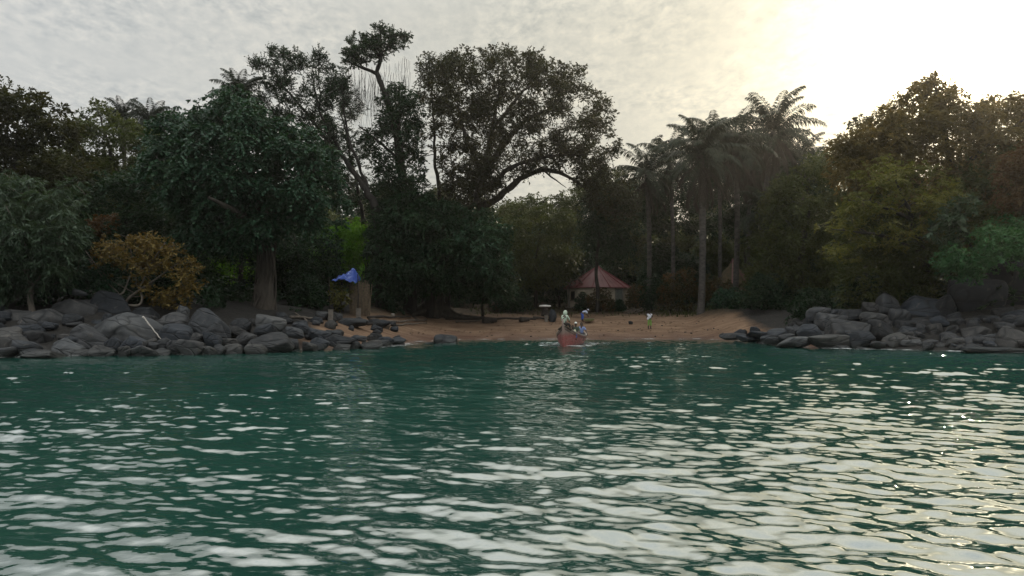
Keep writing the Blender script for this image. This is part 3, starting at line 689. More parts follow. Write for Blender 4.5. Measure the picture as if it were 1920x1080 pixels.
# right side
tree('broadleaf_tree', 'grey green bushy tree between the palms and the right hand tree', 76,
     [(1390, 440), (1420, 380), (1450, 340), (1500, 300), (1540, 275), (1600, 290), (1640, 360), (1640, 500), (1590, 590), (1480, 580), (1400, 560)],
     'olive', [(np.array([gp(1500, 76), P(1500, 500, 76), P(1520, 380, 76)]), [.35, .28, .1])], 190, (.8, 1.6), 4.5, gp(1500, 76), seed=73, tw=10, lp=10, LL=.32, LW=.12, droop=.3)
tree('broadleaf_tree', 'tall right hand tree with peaked brownish crown against the glare', 60,
     [(1535, 272), (1570, 245), (1600, 232), (1640, 212), (1668, 186), (1700, 168), (1722, 148), (1748, 135), (1780, 152), (1815, 175), (1835, 190), (1862, 170), (1890, 178), (1915, 168), (1990, 165), (2120, 190), (2240, 230), (2240, 480), (1800, 480), (1640, 420), (1560, 350)],
     'veil_gold', [(np.array([gp(1790, 60), P(1790, 480, 60), P(1785, 330, 60), P(1755, 170, 60)]), [.55, .45, .32, .08]), (pl((1785, 330, 60), (1880, 250, 59), (1960, 200, 59)), [.25, .15, .05]), (pl((1788, 400, 60), (1680, 320, 59), (1580, 270, 59)), [.28, .18, .06])],
     470, (.75, 1.5), 4.5, gp(1790, 60), seed=76, holes=[(1818, 205, 14, 9), (1850, 225, 16, 10), (1765, 165, 8, 6), (1868, 245, 14, 8), (1700, 215, 10, 6)], tw=10, lp=9, LL=.32, LW=.15, twig=False)
tree('slim_sapling', 'wispy sapling top standing out against the glare', 62,
     [(1578, 225), (1600, 222), (1612, 206), (1630, 212), (1632, 240), (1608, 250), (1582, 236)],
     'brown', [(np.array([gp(1625, 62), P(1622, 400, 62), P(1615, 270, 62), P(1613, 212, 62)]), [.16, .12, .07, .02])], 12, (.35, .7), .9, gp(1625, 62), seed=78, twig=True, tw=10, lp=8, LL=.26, LW=.12)
tree('layered_tree', 'yellowish layered tree reaching out over the right hand boulders', 54,
     [(1530, 425), (1565, 395), (1600, 350), (1590, 320), (1640, 285), (1700, 300), (1760, 300), (1800, 330), (1790, 400), (1740, 440), (1700, 470), (1640, 480), (1570, 500), (1535, 470), (1570, 445)],
     'yellow', [(np.array([gp(1740, 57), P(1735, 480, 56), P(1710, 410, 55), P(1680, 340, 54)]), [.3, .24, .18, .05]), (pl((1735, 480, 56), (1660, 440, 54), (1560, 430, 52.5)), [.18, .12, .04]), (pl((1710, 410, 55), (1640, 380, 53), (1590, 375, 52)), [.15, .1, .04])],
     78, (.5, 1.1), 3.2, gp(1740, 57), seed=80, holes=[(1590, 455, 14, 6), (1700, 400, 24, 12), (1640, 360, 24, 10), (1720, 340, 26, 10), (1640, 420, 16, 8)], tw=13, lp=9, LL=.27, LW=.12, droop=.2, up=.0, flat=.22, dens=.8)
tree('broadleaf_tree', 'shaded green tree filling the slope under the peaked right hand tree', 57,
     [(1560, 420), (1640, 350), (1760, 330), (1900, 260), (2100, 260), (2240, 300), (2240, 560), (1800, 560), (1740, 600), (1600, 600), (1560, 540)],
     'olive', [(np.array([gp(1860, 58), P(1860, 480, 58), P(1870, 340, 57)]), [.4, .3, .1])], 230, (.8, 1.5), 3.0, gp(1860, 58), seed=83, tw=10, lp=10, LL=.3, LW=.13)
tree('rusty_tree', 'rust brown leaved tree at the right edge of the picture', 51,
     [(1850, 380), (1862, 330), (1880, 290), (1905, 268), (1960, 255), (2030, 280), (2040, 380), (1960, 400), (1880, 395)],
     'rust', [(np.array([gp(1950, 54), P(1950, 450, 53), P(1945, 330, 51)]), [.2, .15, .05])], 70, (.5, 1.0), 2.0, gp(1950, 54), seed=86, tw=13, lp=9, LL=.24, LW=.11)
tree('fresh_green_bush', 'fresh green overhanging bush above the right hand cliff rock', 49,
     [(1742, 490), (1765, 465), (1800, 440), (1840, 412), (1885, 402), (1930, 410), (2000, 420), (2010, 500), (1930, 520), (1880, 505), (1830, 530), (1790, 525), (1755, 510)],
     'fresh', [(np.array([gp(1900, 53, 1.2), P(1895, 490, 51), P(1870, 440, 49)]), [.12, .1, .04])], 90, (.4, .9), 1.8, gp(1900, 53), cat='bush', seed=88, tw=18, lp=9, LL=.2, LW=.11, droop=.25)
tree('long_leaved_tree', 'pale long leaved sprays in front of the right hand bush', 49.5,
     [(1738, 425), (1770, 395), (1780, 372), (1825, 362), (1832, 382), (1810, 420), (1815, 450), (1785, 468), (1745, 440)],
     'grey', [(np.array([gp(1835, 54), P(1830, 480, 51), P(1805, 420, 50), P(1800, 375, 49.5)]), [.1, .08, .05, .02])], 22, (.4, .7), 1.0, gp(1835, 54), seed=90, tw=9, lp=9, LL=.5, LW=.16, droop=.35, twig=True)
for k, (px, D, w_, h_, lm, lab) in enumerate([(1440, 72, 55, 70, 'dark', 'black green shrub at the top of the sand near the right boulders'), (1530, 62, 55, 60, 'dark', 'dark shrub hanging over the first right hand boulders'),
                                   (1625, 58, 60, 75, 'dark', 'dark shrub behind the middle of the right boulder pile'), (1710, 56, 55, 90, 'olive', 'dull olive shrub at the foot of the cliff rock'),
                                   (1370, 76, 40, 36, 'broad', 'low round green shrub on the sand below the thatched hut'), (290, 52, 60, 60, 'dark', 'dark shrub below the ochre bush'),
                                   (575, 62, 36, 60, 'dark', 'dark shrub at the left end of the sand'), 
                                   (960, 83, 40, 50, 'dark', 'dark bush in the middle of the cove behind the mound')]):
    yb = HY - (gz((px - CX) / F * D, D) - CAMH) / D * F
    tree('dark_shrub', lab, D, [(px - w_, yb), (px - w_ * .9, yb - h_ * .6), (px - w_ * .4, yb - h_), (px + w_ * .3, yb - h_ * .95), (px + w_ * .9, yb - h_ * .6), (px + w_, yb)], lm,
         [(np.array([gp(px, D), P(px, yb - h_ * .5, D)]), [.08, .03])], 55, (.5, 1.0), 1.8, gp(px, D), cat='shrub', seed=100 + k, tw=12, lp=9, LL=.26, LW=.12, droop=.3)

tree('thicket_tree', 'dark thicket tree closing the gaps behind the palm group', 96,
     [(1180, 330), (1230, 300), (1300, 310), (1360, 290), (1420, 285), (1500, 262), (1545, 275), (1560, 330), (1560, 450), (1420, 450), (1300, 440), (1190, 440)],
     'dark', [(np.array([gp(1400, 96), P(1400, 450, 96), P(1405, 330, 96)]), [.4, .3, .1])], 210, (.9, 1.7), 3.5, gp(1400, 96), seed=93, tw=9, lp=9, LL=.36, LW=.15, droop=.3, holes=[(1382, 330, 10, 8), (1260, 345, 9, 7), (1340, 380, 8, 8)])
tree('hillside_tree', 'olive tree on the slope seen through the gap under the arching limb', 120,
     [(925, 395), (955, 370), (1000, 363), (1045, 366), (1075, 345), (1100, 325), (1140, 312), (1190, 315), (1215, 420), (1100, 440), (930, 440)],
     'olive', [(np.array([gp(1080, 120), P(1080, 440, 120), P(1085, 380, 120)]), [.35, .25, .1])], 120, (1.0, 1.9), 3.5, gp(1080, 120), seed=95, tw=8, lp=9, LL=.4, LW=.17, droop=.3)
# ------------------------------------------------------------------ palms
def frond_mesh(elev, seed, length=5.6, dry=False):
    r = np.random.default_rng(seed); m = 26
    s = np.linspace(0, 1, m); e = elev - (1.15 if not dry else .55) * s ** 1.5 - (.25 if elev > .6 else .35) * s
    ds = length / (m - 1)
    x = np.concatenate([[0], np.cumsum(np.cos(e[:-1]) * ds)]); z = np.concatenate([[0], np.cumsum(np.sin(e[:-1]) * ds)])
    A = Arr(); A.tube(np.stack([x, np.zeros(m), z], 1), np.linspace(.05, .012, m), 4)
    V = []; Q = []; n = 0
    for k in range(4, m * 3):
        u = k / (m * 3.0)
        px_ = np.interp(u, s, x); pz_ = np.interp(u, s, z); ee = np.interp(u, s, e)
        ll = .95 * math.sin(math.pi * (.12 + .83 * u)) ** .7 * r.uniform(.8, 1.1) * length / 4.6
        for sg in (-1, 1):
            sw = r.uniform(.55, .95)
            dx = math.cos(ee) * (1 - sw) + .2; dy = sg * sw * (.55 if dry else 1); dz = math.sin(ee) * (1 - sw) + r.uniform(-.25, .15) - (.8 if dry else .12)
            dv = np.array([dx, dy, dz]); dv /= np.linalg.norm(dv)
            wv = np.array([math.cos(ee), 0, math.sin(ee)]) * .05
            a = np.array([px_, 0, pz_]); mid = a + dv * ll * .55; tip = a + dv * ll - np.array([0, 0, ll * r.uniform(.25, .55)])
            V += [a - wv * .5, mid - wv, tip, mid + wv]; Q.append([n, n + 1, n + 2, n + 3]); n += 4
    A.add(np.array(V), Q)
    QQ = np.concatenate(A.Q); me = np_mesh('frond', np.concatenate(A.V), QQ, False, r.uniform(.2, .8, len(QQ)))
    me.materials.append(LM['dry' if dry else 'palm'])
    return me
FR = {}
for i_, e_ in enumerate([1.35, 1.0, .65, .25, -.15]):
    for s_ in range(2): FR[(i_, s_)] = frond_mesh(e_, 40 + i_ * 2 + s_)
FD = [frond_mesh(e_, 60 + k, 5.0, True) for k, e_ in enumerate([-.6, -.95, -1.2])]
PALM_BARK = simple('palm_bark', (.085, .076, .068), .9, (.03, .027, .025), 2.5, .9, 9.0, (1, 1, 2.0))
def palm(px, pyc, D, label, size=1.0, rt=.24, nf=30, nd=16, seed=0, lean=0.0, group='oil palms behind the beach'):
    r = np.random.default_rng(seed)
    base = gp(px + lean, D); top = P(px, pyc, D)
    t = thing('palm_tree', label, 'palm tree', base, group=group)
    n = 26; s = np.linspace(0, 1, n)[:, None]; q = base + (top - base) * s; q[:, 0] += .25 * np.sin(s[:, 0] * 3.1) * np.sign(lean + .01)
    ra = rt * (1 + .35 * np.exp(-s[:, 0] * 14) + .05 * np.sin(np.arange(n) * 2.1)); ra[-3:] *= [1.1, 1.25, .9]
    A = Arr(); A.tube(q, ra, 10)
    link('trunk', A.mesh('trunk', base), PALM_BARK, t)
    for k in range(nf):
        lv = min(4, int((k / nf) * 5 + r.uniform(0, .4)))
        o = link('frond', FR[(lv, int(r.integers(2)))], None, t, top - base + np.array([0, 0, .25 - .12 * lv]))
        o.rotation_euler = (r.normal() * .12, r.normal() * .1, k * 2.39996 + r.normal() * .2); sc = size * r.uniform(.85, 1.12); o.scale = (sc, sc, sc)
    for k in range(nd):
        o = link('dead_frond', FD[int(r.integers(3))], None, t, top - base + np.array([0, 0, -.35 - .5 * r.uniform()]))
        o.rotation_euler = (r.normal() * .1, 0, k * 2.39996 + r.normal() * .3); sc = size * r.uniform(.8, 1.15); o.scale = (sc, sc, sc)
    return t
palm(1312, 292, 76, 'nearest palm with thick pale trunk reaching the ground beside the hedge', .95, .33, 32, 18, 1, 2)
palm(1378, 278, 80, 'palm with dark trunk standing before the thatched hut roof', .88, .28, 28, 16, 2, 0)
palm(1450, 248, 84, 'highest palm, its feathery fronds spread against the yellow glare', .98, .27, 32, 18, 3, -30)
palm(1212, 326, 86, 'shorter hazy palm left of the palm group, just right of the red roof', .8, .25, 26, 14, 4, 3)
palm(1345, 268, 92, 'thin palm half hidden between the nearest palm and the highest palm', .9, .22, 24, 14, 5, 3)
palm(1410, 300, 90, 'low palm behind the palm with the dark trunk', 1.0, .24, 24, 16, 6, -6)
palm(1255, 300, 92, 'faint palm behind the left fronds of the nearest palm', .8, .22, 24, 14, 7, 6)
palm(1500, 300, 88, 'drooping palm right of the highest palm', .8, .22, 24, 12, 8, 3)
palm(1440, 400, 78, 'young palm with pale low fronds right of the thatched hut roof', .8, .2, 20, 4, 9, 2)
palm(450, 186, 72, 'palm top peeping over the massive broad leaved tree', .62, .22, 40, 4, 10, 0, None)
palm(230, 224, 84, 'small palm top on the left skyline, left one of a pair', .5, .22, 40, 8, 11, 0, 'palms on the left skyline')
palm(282, 231, 82, 'small palm top on the left skyline, right one of a pair with hanging pale fronds', .55, .22, 40, 10, 12, 0, 'palms on the left skyline')

# ------------------------------------------------------------------ the wood behind
def wood_kind(seed, lm, h=11.0, w=4.2):
    r = np.random.default_rng(seed); C = []; Rr = []
    for k in range(95):
        z = h * (.22 + .78 * r.uniform()); ww = w * math.sin(math.pi * min(1, (z / h) * .8 + .12)) ** .6 * math.sqrt(r.uniform())
        a = r.uniform(0, 6.28); C.append([ww * math.cos(a), ww * math.sin(a), z]); Rr.append(r.uniform(.8, 1.5))
    C = np.array(C); Rr = np.array(Rr)
    V, Q, at, tw = leaf_cloud(C, Rr, seed + 1, tw=14, lp=9, LL=.44, LW=.22, droop=.35)
    cm = np_mesh('crown', V, Q, False, at); cm.materials.append(LM[lm])
    A = wood([(np.array([[0, 0, -.6], [.1, 0, h * .4], [-.1, .1, h * .85]]), [.24, .18, .06])], C[::3], Rr[::3], seed)
    tm = A.mesh('trunk', (0, 0, 0)); tm.materials.append(BARK_D)
    NLEAF[0] += len(Q)
    return cm, tm
KINDS_ = [wood_kind(201, 'dark'), wood_kind(203, 'olive', 12.5, 4.0), wood_kind(205, 'dark', 9.0, 4.6), wood_kind(207, 'bright', 8.0, 3.6)]
rw_ = np.random.default_rng(77)
WOODX = []
for D0, step, h0 in ((94, 62, .62), (104, 60, .8), (118, 64, .95), (138, 60, 1.0), (162, 58, 1.05)):
    for px in np.arange(-330 + (D0 % 7) * 6, 2260, step):
        D = D0 + rw_.uniform(-4, 4); p_ = px + rw_.uniform(-18, 18)
        if 1040 < p_ < 1460 and D0 < 100 and (1050 < p_ < 1200 or 1320 < p_ < 1430): continue
        kind = int(rw_.choice([0, 0, 1, 1, 2, 3] if 1150 < p_ < 1420 or p_ < 700 else [0, 0, 1, 2, 2]))
        lab = ['dim dark green tree in the wood behind the beach', 'dull olive tree in the wood behind the beach', 'dim broad dark green tree in the wood behind the beach', 'sunlit yellow green tree in the wood behind the beach'][kind]
        x_ = (p_ - CX) / F * D; b_ = np.array([x_, D, gz(x_, D)])
        t = thing('forest_tree', lab, 'tree', b_, rw_.uniform(0, 6.28), lab.replace(' tree ', ' trees '))
        sc = h0 * rw_.uniform(.85, 1.2); t.scale = (sc * rw_.uniform(.95, 1.2), sc, sc)
        link('crown', KINDS_[kind][0], None, t); link('trunk', KINDS_[kind][1], None, t)
# undergrowth on the floor of the wood
def undergrowth():
    r = np.random.default_rng(91); C = []; Rr = []
    while len(C) < 1500:
        px = r.uniform(-330, 2260); D = r.uniform(47, 118); x_ = (px - CX) / F * D
        d = float(shore_dist(np.array([x_]), np.array([D]))[0])
        lo = 8.5 if (x_ < -11 or x_ > 21) else 22.5
        if d < lo: continue
        if abs(px - 1120) < 85 and 80 < D < 95: continue
        if abs(px - 1374) < 50 and 85 < D < 101: continue
        if 590 < px < 1060 and d < 26 and r.uniform() < .75: continue
        C.append([x_, D, gz(x_, D) + r.uniform(.05, .9)]); Rr.append(r.uniform(.45, 1.15))
    V, Q, at, tw = leaf_cloud(np.array(C), np.array(Rr), 92, tw=20, lp=9, LL=.34, LW=.17, up=.7, droop=.35)
    NLEAF[0] += len(Q)
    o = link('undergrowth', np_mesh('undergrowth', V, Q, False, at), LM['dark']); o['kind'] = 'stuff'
undergrowth()
print('LEAVES', NLEAF)
# ------------------------------------------------------------------ boulders
from mathutils import noise as mnoise
ROCK = rock_mat('rock_dark', (.021, .023, .026), (.047, .050, .054), (.084, .086, .089))
ROCK_L = rock_mat('rock_light', (.034, .038, .042), (.068, .073, .079), (.12, .122, .124))
ROCK_D = rock_mat('rock_black', (.014, .018, .023), (.029, .034, .042), (.050, .055, .064))
ROCK_B = rock_mat('rock_brown', (.055, .042, .032), (.10, .078, .06), (.16, .13, .10))
def rock_mesh(seed, level=4, layered=False):
    r = np.random.default_rng(seed)
    bm = bmesh.new(); bmesh.ops.create_icosphere(bm, subdivisions=level, radius=1.0)
    V = np.array([v.co[:] for v in bm.verts]); Fc = np.array([[v.index for v in f.verts] for f in bm.faces]); bm.free()
    K = 13; Nn = r.normal(size=(K, 3)); Nn /= np.linalg.norm(Nn, axis=1)[:, None]
    Nn = np.concatenate([Nn, [[0, 0, 1], [0, 0, -1], [1, 0, 0], [-1, 0, 0], [0, 1, 0], [0, -1, 0]] + r.normal(size=(6, 3)) * .25]); Nn /= np.linalg.norm(Nn, axis=1)[:, None]
    dd = r.uniform(.62, 1.0, len(Nn)); p = r.uniform(11, 30)
    q = np.maximum(V @ Nn.T, 0) / dd
    rad = (q ** p).sum(1) ** (-1 / p)
    off = Vector(r.uniform(-50, 50, 3))
    nz = np.array([mnoise.fractal(Vector(v) * 1.6 + off, 1.0, 2.0, 4) for v in V])
    nf = np.array([mnoise.noise(Vector((v[0] * 2, v[1] * 2, v[2] * 9)) + off) for v in V]) if layered else 0
    rad = rad * (1 + .055 * nz + (.02 * nf if layered else 0))
    return np_mesh('boulder', V * rad[:, None], Fc, True, None, 3)
ORD = 'first second third fourth fifth sixth seventh eighth ninth tenth eleventh twelfth thirteenth fourteenth fifteenth sixteenth seventeenth eighteenth nineteenth twentieth twenty-first twenty-second twenty-third twenty-fourth twenty-fifth twenty-sixth twenty-seventh twenty-eighth twenty-ninth thirtieth'.split()
BOULD = []
def boulder(px, cy, w, h, D, tilt=0.0, label=None, m=None, seed=None, depth=.85, level=4, layered=False, name='boulder', down=.35, side=None):
    k = F / D; a = w / 2 / k; c = h / 2 / k
    seed = seed if seed is not None else int(px * 7 + cy * 3)
    ctr = P(px, cy, D); ctr[2] -= c * down
    me = rock_mesh(seed, level, layered); me.materials.append(m or ROCK)
    o = link(name, me, None, None, ctr)
    o.scale = (a * 1.1, max(a * depth, .35 * a + c * .4), c * (1.06 + down)); o.rotation_euler = (rnd.uniform(-.12, .12), math.radians(tilt), rnd.uniform(-.25, .25))
    tag(o, label, 'rock', 'boulders of the left rock pile' if side == 'left' else 'boulders of the right rock pile' if side == 'right' else None)
    BOULD.append((px, cy + h / 2, o, w, h, side))
    return o
LEFT = [
 (140, 584, 105, 66, 46.5, 22, 'huge slanted dark slab under the trees, topmost of the left rock pile', None), (212, 578, 86, 54, 47.5, 18, 'big blackish boulder directly below the bare curved branches', 'd'),
 (92, 604, 78, 62, 44.5, 25, 'sloping boulder carrying the roots of the grey green tree', None), (42, 608, 66, 58, 44.5, -10, 'broad dark boulder left of the tree rooted on the rocks', None),
 (2, 592, 44, 42, 45.5, 0, None, 'd'), (2, 617, 34, 28, 42.5, 0, None, 'd'), (62, 634, 68, 40, 41.2, 8, None, None), (38, 651, 58, 38, 39.6, 0, 'rounded boulder with a black hollow in its left side, near the left edge', None),
 (126, 653, 74, 38, 40.2, 14, 'pale grey cracked slab leaning to the right near the left waterline', 'l'), (165, 634, 84, 38, 41.5, 22, 'long pale boulder sloping down right below the layered slab', None),
 (232, 622, 142, 58, 43.2, 12, 'largest pale layered slab with parallel cracks, crossed by the white pole', 'l'), (217, 645, 42, 32, 40.6, 0, None, 'd'), (250, 643, 42, 36, 40.4, 10, None, 'd'),
 (85, 666, 84, 18, 38.4, 5, 'flat wet slab lying in the water at the left', None), (40, 664, 36, 16, 38.8, 0, None, None), (197, 661, 42, 20, 39.6, 0, None, None), (234, 659, 28, 22, 39.6, 0, None, None),
 (272, 663, 48, 16, 39.8, 0, None, 'l'), (307, 645, 34, 22, 41.5, 15, None, None), (300, 660, 36, 16, 40.4, 0, None, None), (330, 600, 58, 30, 45.2, 8, 'smooth grey boulder at the right end of the white pole', None), (343, 586, 34, 24, 46.6, 0, 'small pale topped boulder peeping over the left pile', 'l'),
 (385, 606, 78, 54, 45.2, 18, 'tall boulder with pale ridge, highest in the middle of the left pile', None), (332, 622, 68, 38, 43.6, 6, None, 'd'), (400, 622, 46, 28, 44.0, 0, None, None), (400, 637, 38, 22, 42.6, 10, None, 'd'),
 (329, 648, 38, 22, 41.2, 0, None, None), (358, 648, 56, 32, 41.2, 14, None, None), (393, 655, 28, 18, 41.0, 10, None, None), (412, 652, 26, 16, 41.4, 0, None, None), (436, 655, 38, 20, 41.8, -12, None, None),
 (481, 653, 48, 24, 42.2, 5, 'pale smooth dome shaped boulder at the waterline', 'l'), (505, 640, 84, 40, 43.8, 8, 'wide boulder with a dark shaded face behind the pale dome', None), (496, 617, 48, 22, 45.4, -6, None, 'd'),
 (508, 605, 58, 36, 46.4, 4, 'peaked pale boulder at the foot of the vine wrapped trunk', 'l'), (456, 608, 38, 22, 47.2, 0, None, None), (440, 618, 46, 18, 46.2, 12, None, None), (462, 633, 44, 20, 44.2, -14, None, None), (430, 640, 34, 18, 43.2, 0, None, None),
 (551, 622, 38, 18, 46.4, 10, None, None), (548, 641, 28, 20, 45.2, 0, None, None), (565, 612, 40, 20, 48, 8, None, 'd'), (580, 650, 34, 16, 45.5, 0, None, None), (602, 641, 38, 20, 46.2, 14, None, 'd'), (600, 626, 44, 22, 47.6, 12, None, 'd'),
 (628, 637, 40, 22, 47.4, 10, None, 'd'), (640, 651, 38, 14, 46.6, 0, None, None), (662, 645, 36, 16, 48.0, 12, None, 'd'), (690, 649, 38, 14, 48.2, 0, None, 'd'), (716, 641, 34, 12, 51, 5, None, 'd'), (745, 638, 36, 12, 53, 0, 'low black rock at the right tip of the left pile', 'd'),
 (525, 622, 30, 18, 46.5, 0, None, None), (375, 632, 34, 20, 42.8, 0, None, None), (285, 648, 34, 20, 41.2, 0, None, None), (150, 662, 36, 18, 39.6, 0, None, None), (5, 640, 34, 30, 41, 0, None, None), (8, 660, 34, 20, 39, 0, None, None),
 (-40, 610, 80, 70, 44, 10, None, None), (-100, 630, 90, 60, 42, 0, None, None), (-60, 655, 80, 34, 39.5, 0, None, None), (-150, 600, 90, 80, 45, 0, None, None), (-170, 650, 90, 40, 39, 0, None, None), (185, 608, 40, 26, 45, 10, None, 'd'), (270, 590, 50, 30, 47, 0, None, 'd'),
]
RIGHT = [
 (1530, 584, 46, 28, 53.2, 0, 'rounded boulder standing highest at the left end of the right pile', None), (1550, 600, 48, 34, 52.2, 12, None, None), (1518, 616, 42, 22, 51.4, -5, None, 'd'), (1522, 602, 34, 22, 53.4, 0, None, 'd'),
 (1585, 617, 92, 46, 49.6, -8, 'large flat topped boulder with bluish shaded front in the right pile', None), (1613, 632, 50, 28, 48.4, -14, 'oval dark boulder leaning on the flat topped boulder', 'd'), (1490, 639, 56, 22, 49.6, -4, 'pale slab left of the crack at the right waterline', 'l'),
 (1550, 638, 80, 24, 49.0, 6, 'pale smooth slab right of the crack at the right waterline', 'l'), (1455, 636, 38, 14, 52.6, 0, None, 'd'), (1375, 629, 50, 12, 60, 0, 'low black rock at the left tip of the right pile, on the sand', 'd'), (1402, 633, 44, 12, 57.5, 4, None, 'd'),
 (1413, 617, 18, 14, 60, 0, 'small black block standing on the sand', 'd'), (1427, 628, 44, 14, 57, 0, None, 'd'), (1462, 624, 54, 20, 54, -8, None, 'd'), (1490, 618, 40, 18, 53.4, -6, None, None), (1440, 634, 36, 12, 54, 0, None, 'd'), (1478, 630, 34, 14, 52, 0, None, 'd'),
 (1630, 574, 34, 22, 53.4, 0, None, None), (1664, 571, 54, 38, 53.4, 6, 'broad round boulder crowning the middle of the right pile', None), (1642, 596, 56, 32, 51.2, 5, 'block shaped boulder with a black shadowed right end', None), (1686, 595, 46, 38, 51.2, 0, None, None),
 (1650, 618, 56, 34, 49.2, 26, 'wedge shaped boulder sloping down to the right', None), (1678, 635, 52, 28, 47.8, -6, 'smooth grey boulder at the waterline right of the wedge', 'l'), (1704, 620, 36, 22, 49.2, 0, None, 'd'), (1696, 607, 38, 18, 50.4, 0, None, None), (1725, 604, 38, 18, 50.2, -6, None, None),
 (1729, 615, 26, 20, 49.0, 0, None, None), (1752, 616, 36, 26, 48.6, 0, None, None), (1745, 642, 36, 20, 46.8, 8, 'small pale cracked rock at the right waterline', 'l'), (1710, 642, 40, 18, 47.2, 0, None, 'l'), (1783, 636, 52, 26, 46.4, 8, 'boulder with a black hollow under its front', None),
 (1790, 603, 40, 18, 49.2, 0, None, None), (1787, 619, 30, 18, 48.0, 0, None, None), (1820, 607, 50, 30, 49.2, -22, None, None), (1848, 600, 34, 22, 49.4, 0, None, None), (1872, 584, 40, 20, 50.2, 0, None, None), (1868, 608, 48, 26, 48.4, -12, None, None), (1908, 598, 46, 32, 48.2, 0, None, None),
 (1830, 624, 60, 28, 46.8, -14, None, None), (1836, 642, 62, 28, 45.4, 0, None, None), (1890, 632, 66, 46, 44.8, 6, 'big dark peaked boulder by the right edge', None), (1800, 648, 34, 18, 45.4, 0, None, None), (1875, 657, 130, 12, 43.6, 2, 'long flat rock just awash at the right edge', 'd'),
 (1820, 556, 110, 96, 52.5, 0, 'huge smooth cliff rock under the fresh green bush', 'd'), (1905, 540, 130, 130, 53.5, 12, 'dark cliff rock rising at the right edge', 'd'), (1740, 584, 110, 44, 53, 5, None, 'd'), (1774, 577, 46, 46, 51.8, 0, None, 'd'), (1958, 600, 70, 60, 46.5, 0, None, None), (1980, 650, 90, 40, 43, 0, None, None),
 (2040, 600, 110, 90, 46, 0, None, None), (2080, 650, 110, 40, 42, 0, None, None), (1595, 592, 46, 26, 52.4, 0, None, 'd'), (1570, 586, 34, 20, 54, 0, None, 'd'), (1765, 648, 30, 14, 46.2, 0, None, None), (1650, 645, 36, 12, 47.6, 0, None, None), (1720, 630, 36, 20, 48.2, 0, None, 'd'),
]
MT = {None: ROCK, 'd': ROCK_D, 'l': ROCK_L}
for lst, sd in ((LEFT, 'left'), (RIGHT, 'right')):
    for (px, cy, w, h, D, tl, lab, mt) in lst:
        boulder(px, cy, w, h, D, tl, lab, MT[mt], None, .85, 5 if w > 70 else 4, mt == 'l' or w > 90, side=sd)
    todo = sorted([b for b in BOULD if b[5] == sd and 'label' not in b[2]], key=lambda b: b[0])
    rows = {'lower': [], 'middle': [], 'upper': []}
    for b in todo:
        wl = HY + CAMH * F / float(np.interp(b[0], [-200, 0, 200, 350, 500, 620, 700, 760, 1400, 1440, 1500, 1600, 1750, 1900, 2100], [36, 38, 40, 41.5, 44, 47, 50, 55, 62, 56, 50.5, 48, 45.5, 43, 40]))
        rows['lower' if b[1] > wl - 9 else 'middle' if b[1] > wl - 34 else 'upper'].append(b)
    for rn, bs_ in rows.items():
        for j, b in enumerate(bs_):
            sh = 'flat ' if b[3] > 2.2 * b[4] else 'rounded ' if b[3] < 1.35 * b[4] else ''
            b[2]['label'] = f'{sh}grey boulder, {ORD[j]} plain one from the left, {rn} row of the {sd} pile'
boulder(838, 637, 54, 26, 57.5, 4, 'lone dark domed rock in the shallow water before the sand', ROCK_D, level=5, down=.5)
boulder(806, 644, 26, 8, 57.2, 0, 'tiny flat rock left of the lone domed rock', ROCK_D)
BASE_R = [rock_mesh(900 + k, 3) for k in range(8)]
r8 = np.random.default_rng(33)
for sd, lo, hi, cnt in (('left', -230, 770, 150), ('right', 1365, 2150, 150)):
    k = 0
    while k < cnt:
        px = r8.uniform(lo, hi); D = r8.uniform(36, 66); x_ = (px - CX) / F * D
        d = float(shore_dist(np.array([x_]), np.array([D]))[0])
        if not (-.5 < d < 6.5) or (740 < px and d > 3 and sd == 'left') or (px < 1480 and d > 2.2 and sd == 'right'): continue
        sz = r8.uniform(.22, .62) * (1 if 60 < px < 1900 else 1.5)
        o = link('small_rock', BASE_R[k % 8], None, None, (x_, D, gz(x_, D) + sz * .25))
        if k < 8 and len(o.data.materials) == 0: o.data.materials.append([ROCK, ROCK_D][k % 2])
        o.scale = (sz * r8.uniform(.9, 1.5), sz, sz * r8.uniform(.55, .9)); o.rotation_euler = (r8.normal() * .2, r8.normal() * .2, r8.uniform(0, 6.28))
        tag(o, f'small dark grey stone wedged between the boulders of the {sd} pile', 'rock', f'small stones of the {sd} pile'); k += 1

WOODM = simple('driftwood', (.15, .125, .10), .85, (.07, .055, .045), 5.0, .5, 25.0, (1, 1, 1))
WOODD = simple('dark_wood', (.045, .036, .03), .9, (.02, .017, .014), 5.0, .5, 25.0)
CONC = simple('concrete', (.21, .185, .155), .9, (.12, .105, .09), 3.0, .3, 20.0)
def log(pa, pb, r0, label, m=WOODM, name='driftwood_log', group=None, D0=40, dz=.06, wob=.06, cat='driftwood'):
    a = on_ground(*pa, D0=D0) if len(pa) == 2 else P(*pa); b = on_ground(*pb, D0=D0) if len(pb) == 2 else P(*pb)
    n = 10; s = np.linspace(0, 1, n)[:, None]; q = a + (b - a) * s
    ra = np.random.default_rng(int(abs(pa[0] * 13 + pb[1])))
    if len(pa) == 2: q[:, 2] = np.maximum(ground_z(q[:, 0], q[:, 1]), q[:, 2]) + r0 * .5 + dz
    q[1:-1] += ra.normal(size=(n - 2, 3)) * wob * np.array([.5, .5, .4])
    mb = MB().tube(q - a, np.linspace(r0, r0 * .6, n) * (1 + .12 * ra.normal(size=n)), 8)
    o = mb.build(name, m, None, True); o.location = [float(v) for v in a]
    return tag(o, label, cat, group)
log((268, 594, 43.0), (302, 636, 42.0), .05, 'white bleached pole leaning on the layered slab', simple('bleached_wood', (.38, .35, .31), .7, (.24, .22, .19), 8), 'wooden_pole', wob=.02, cat='pole')
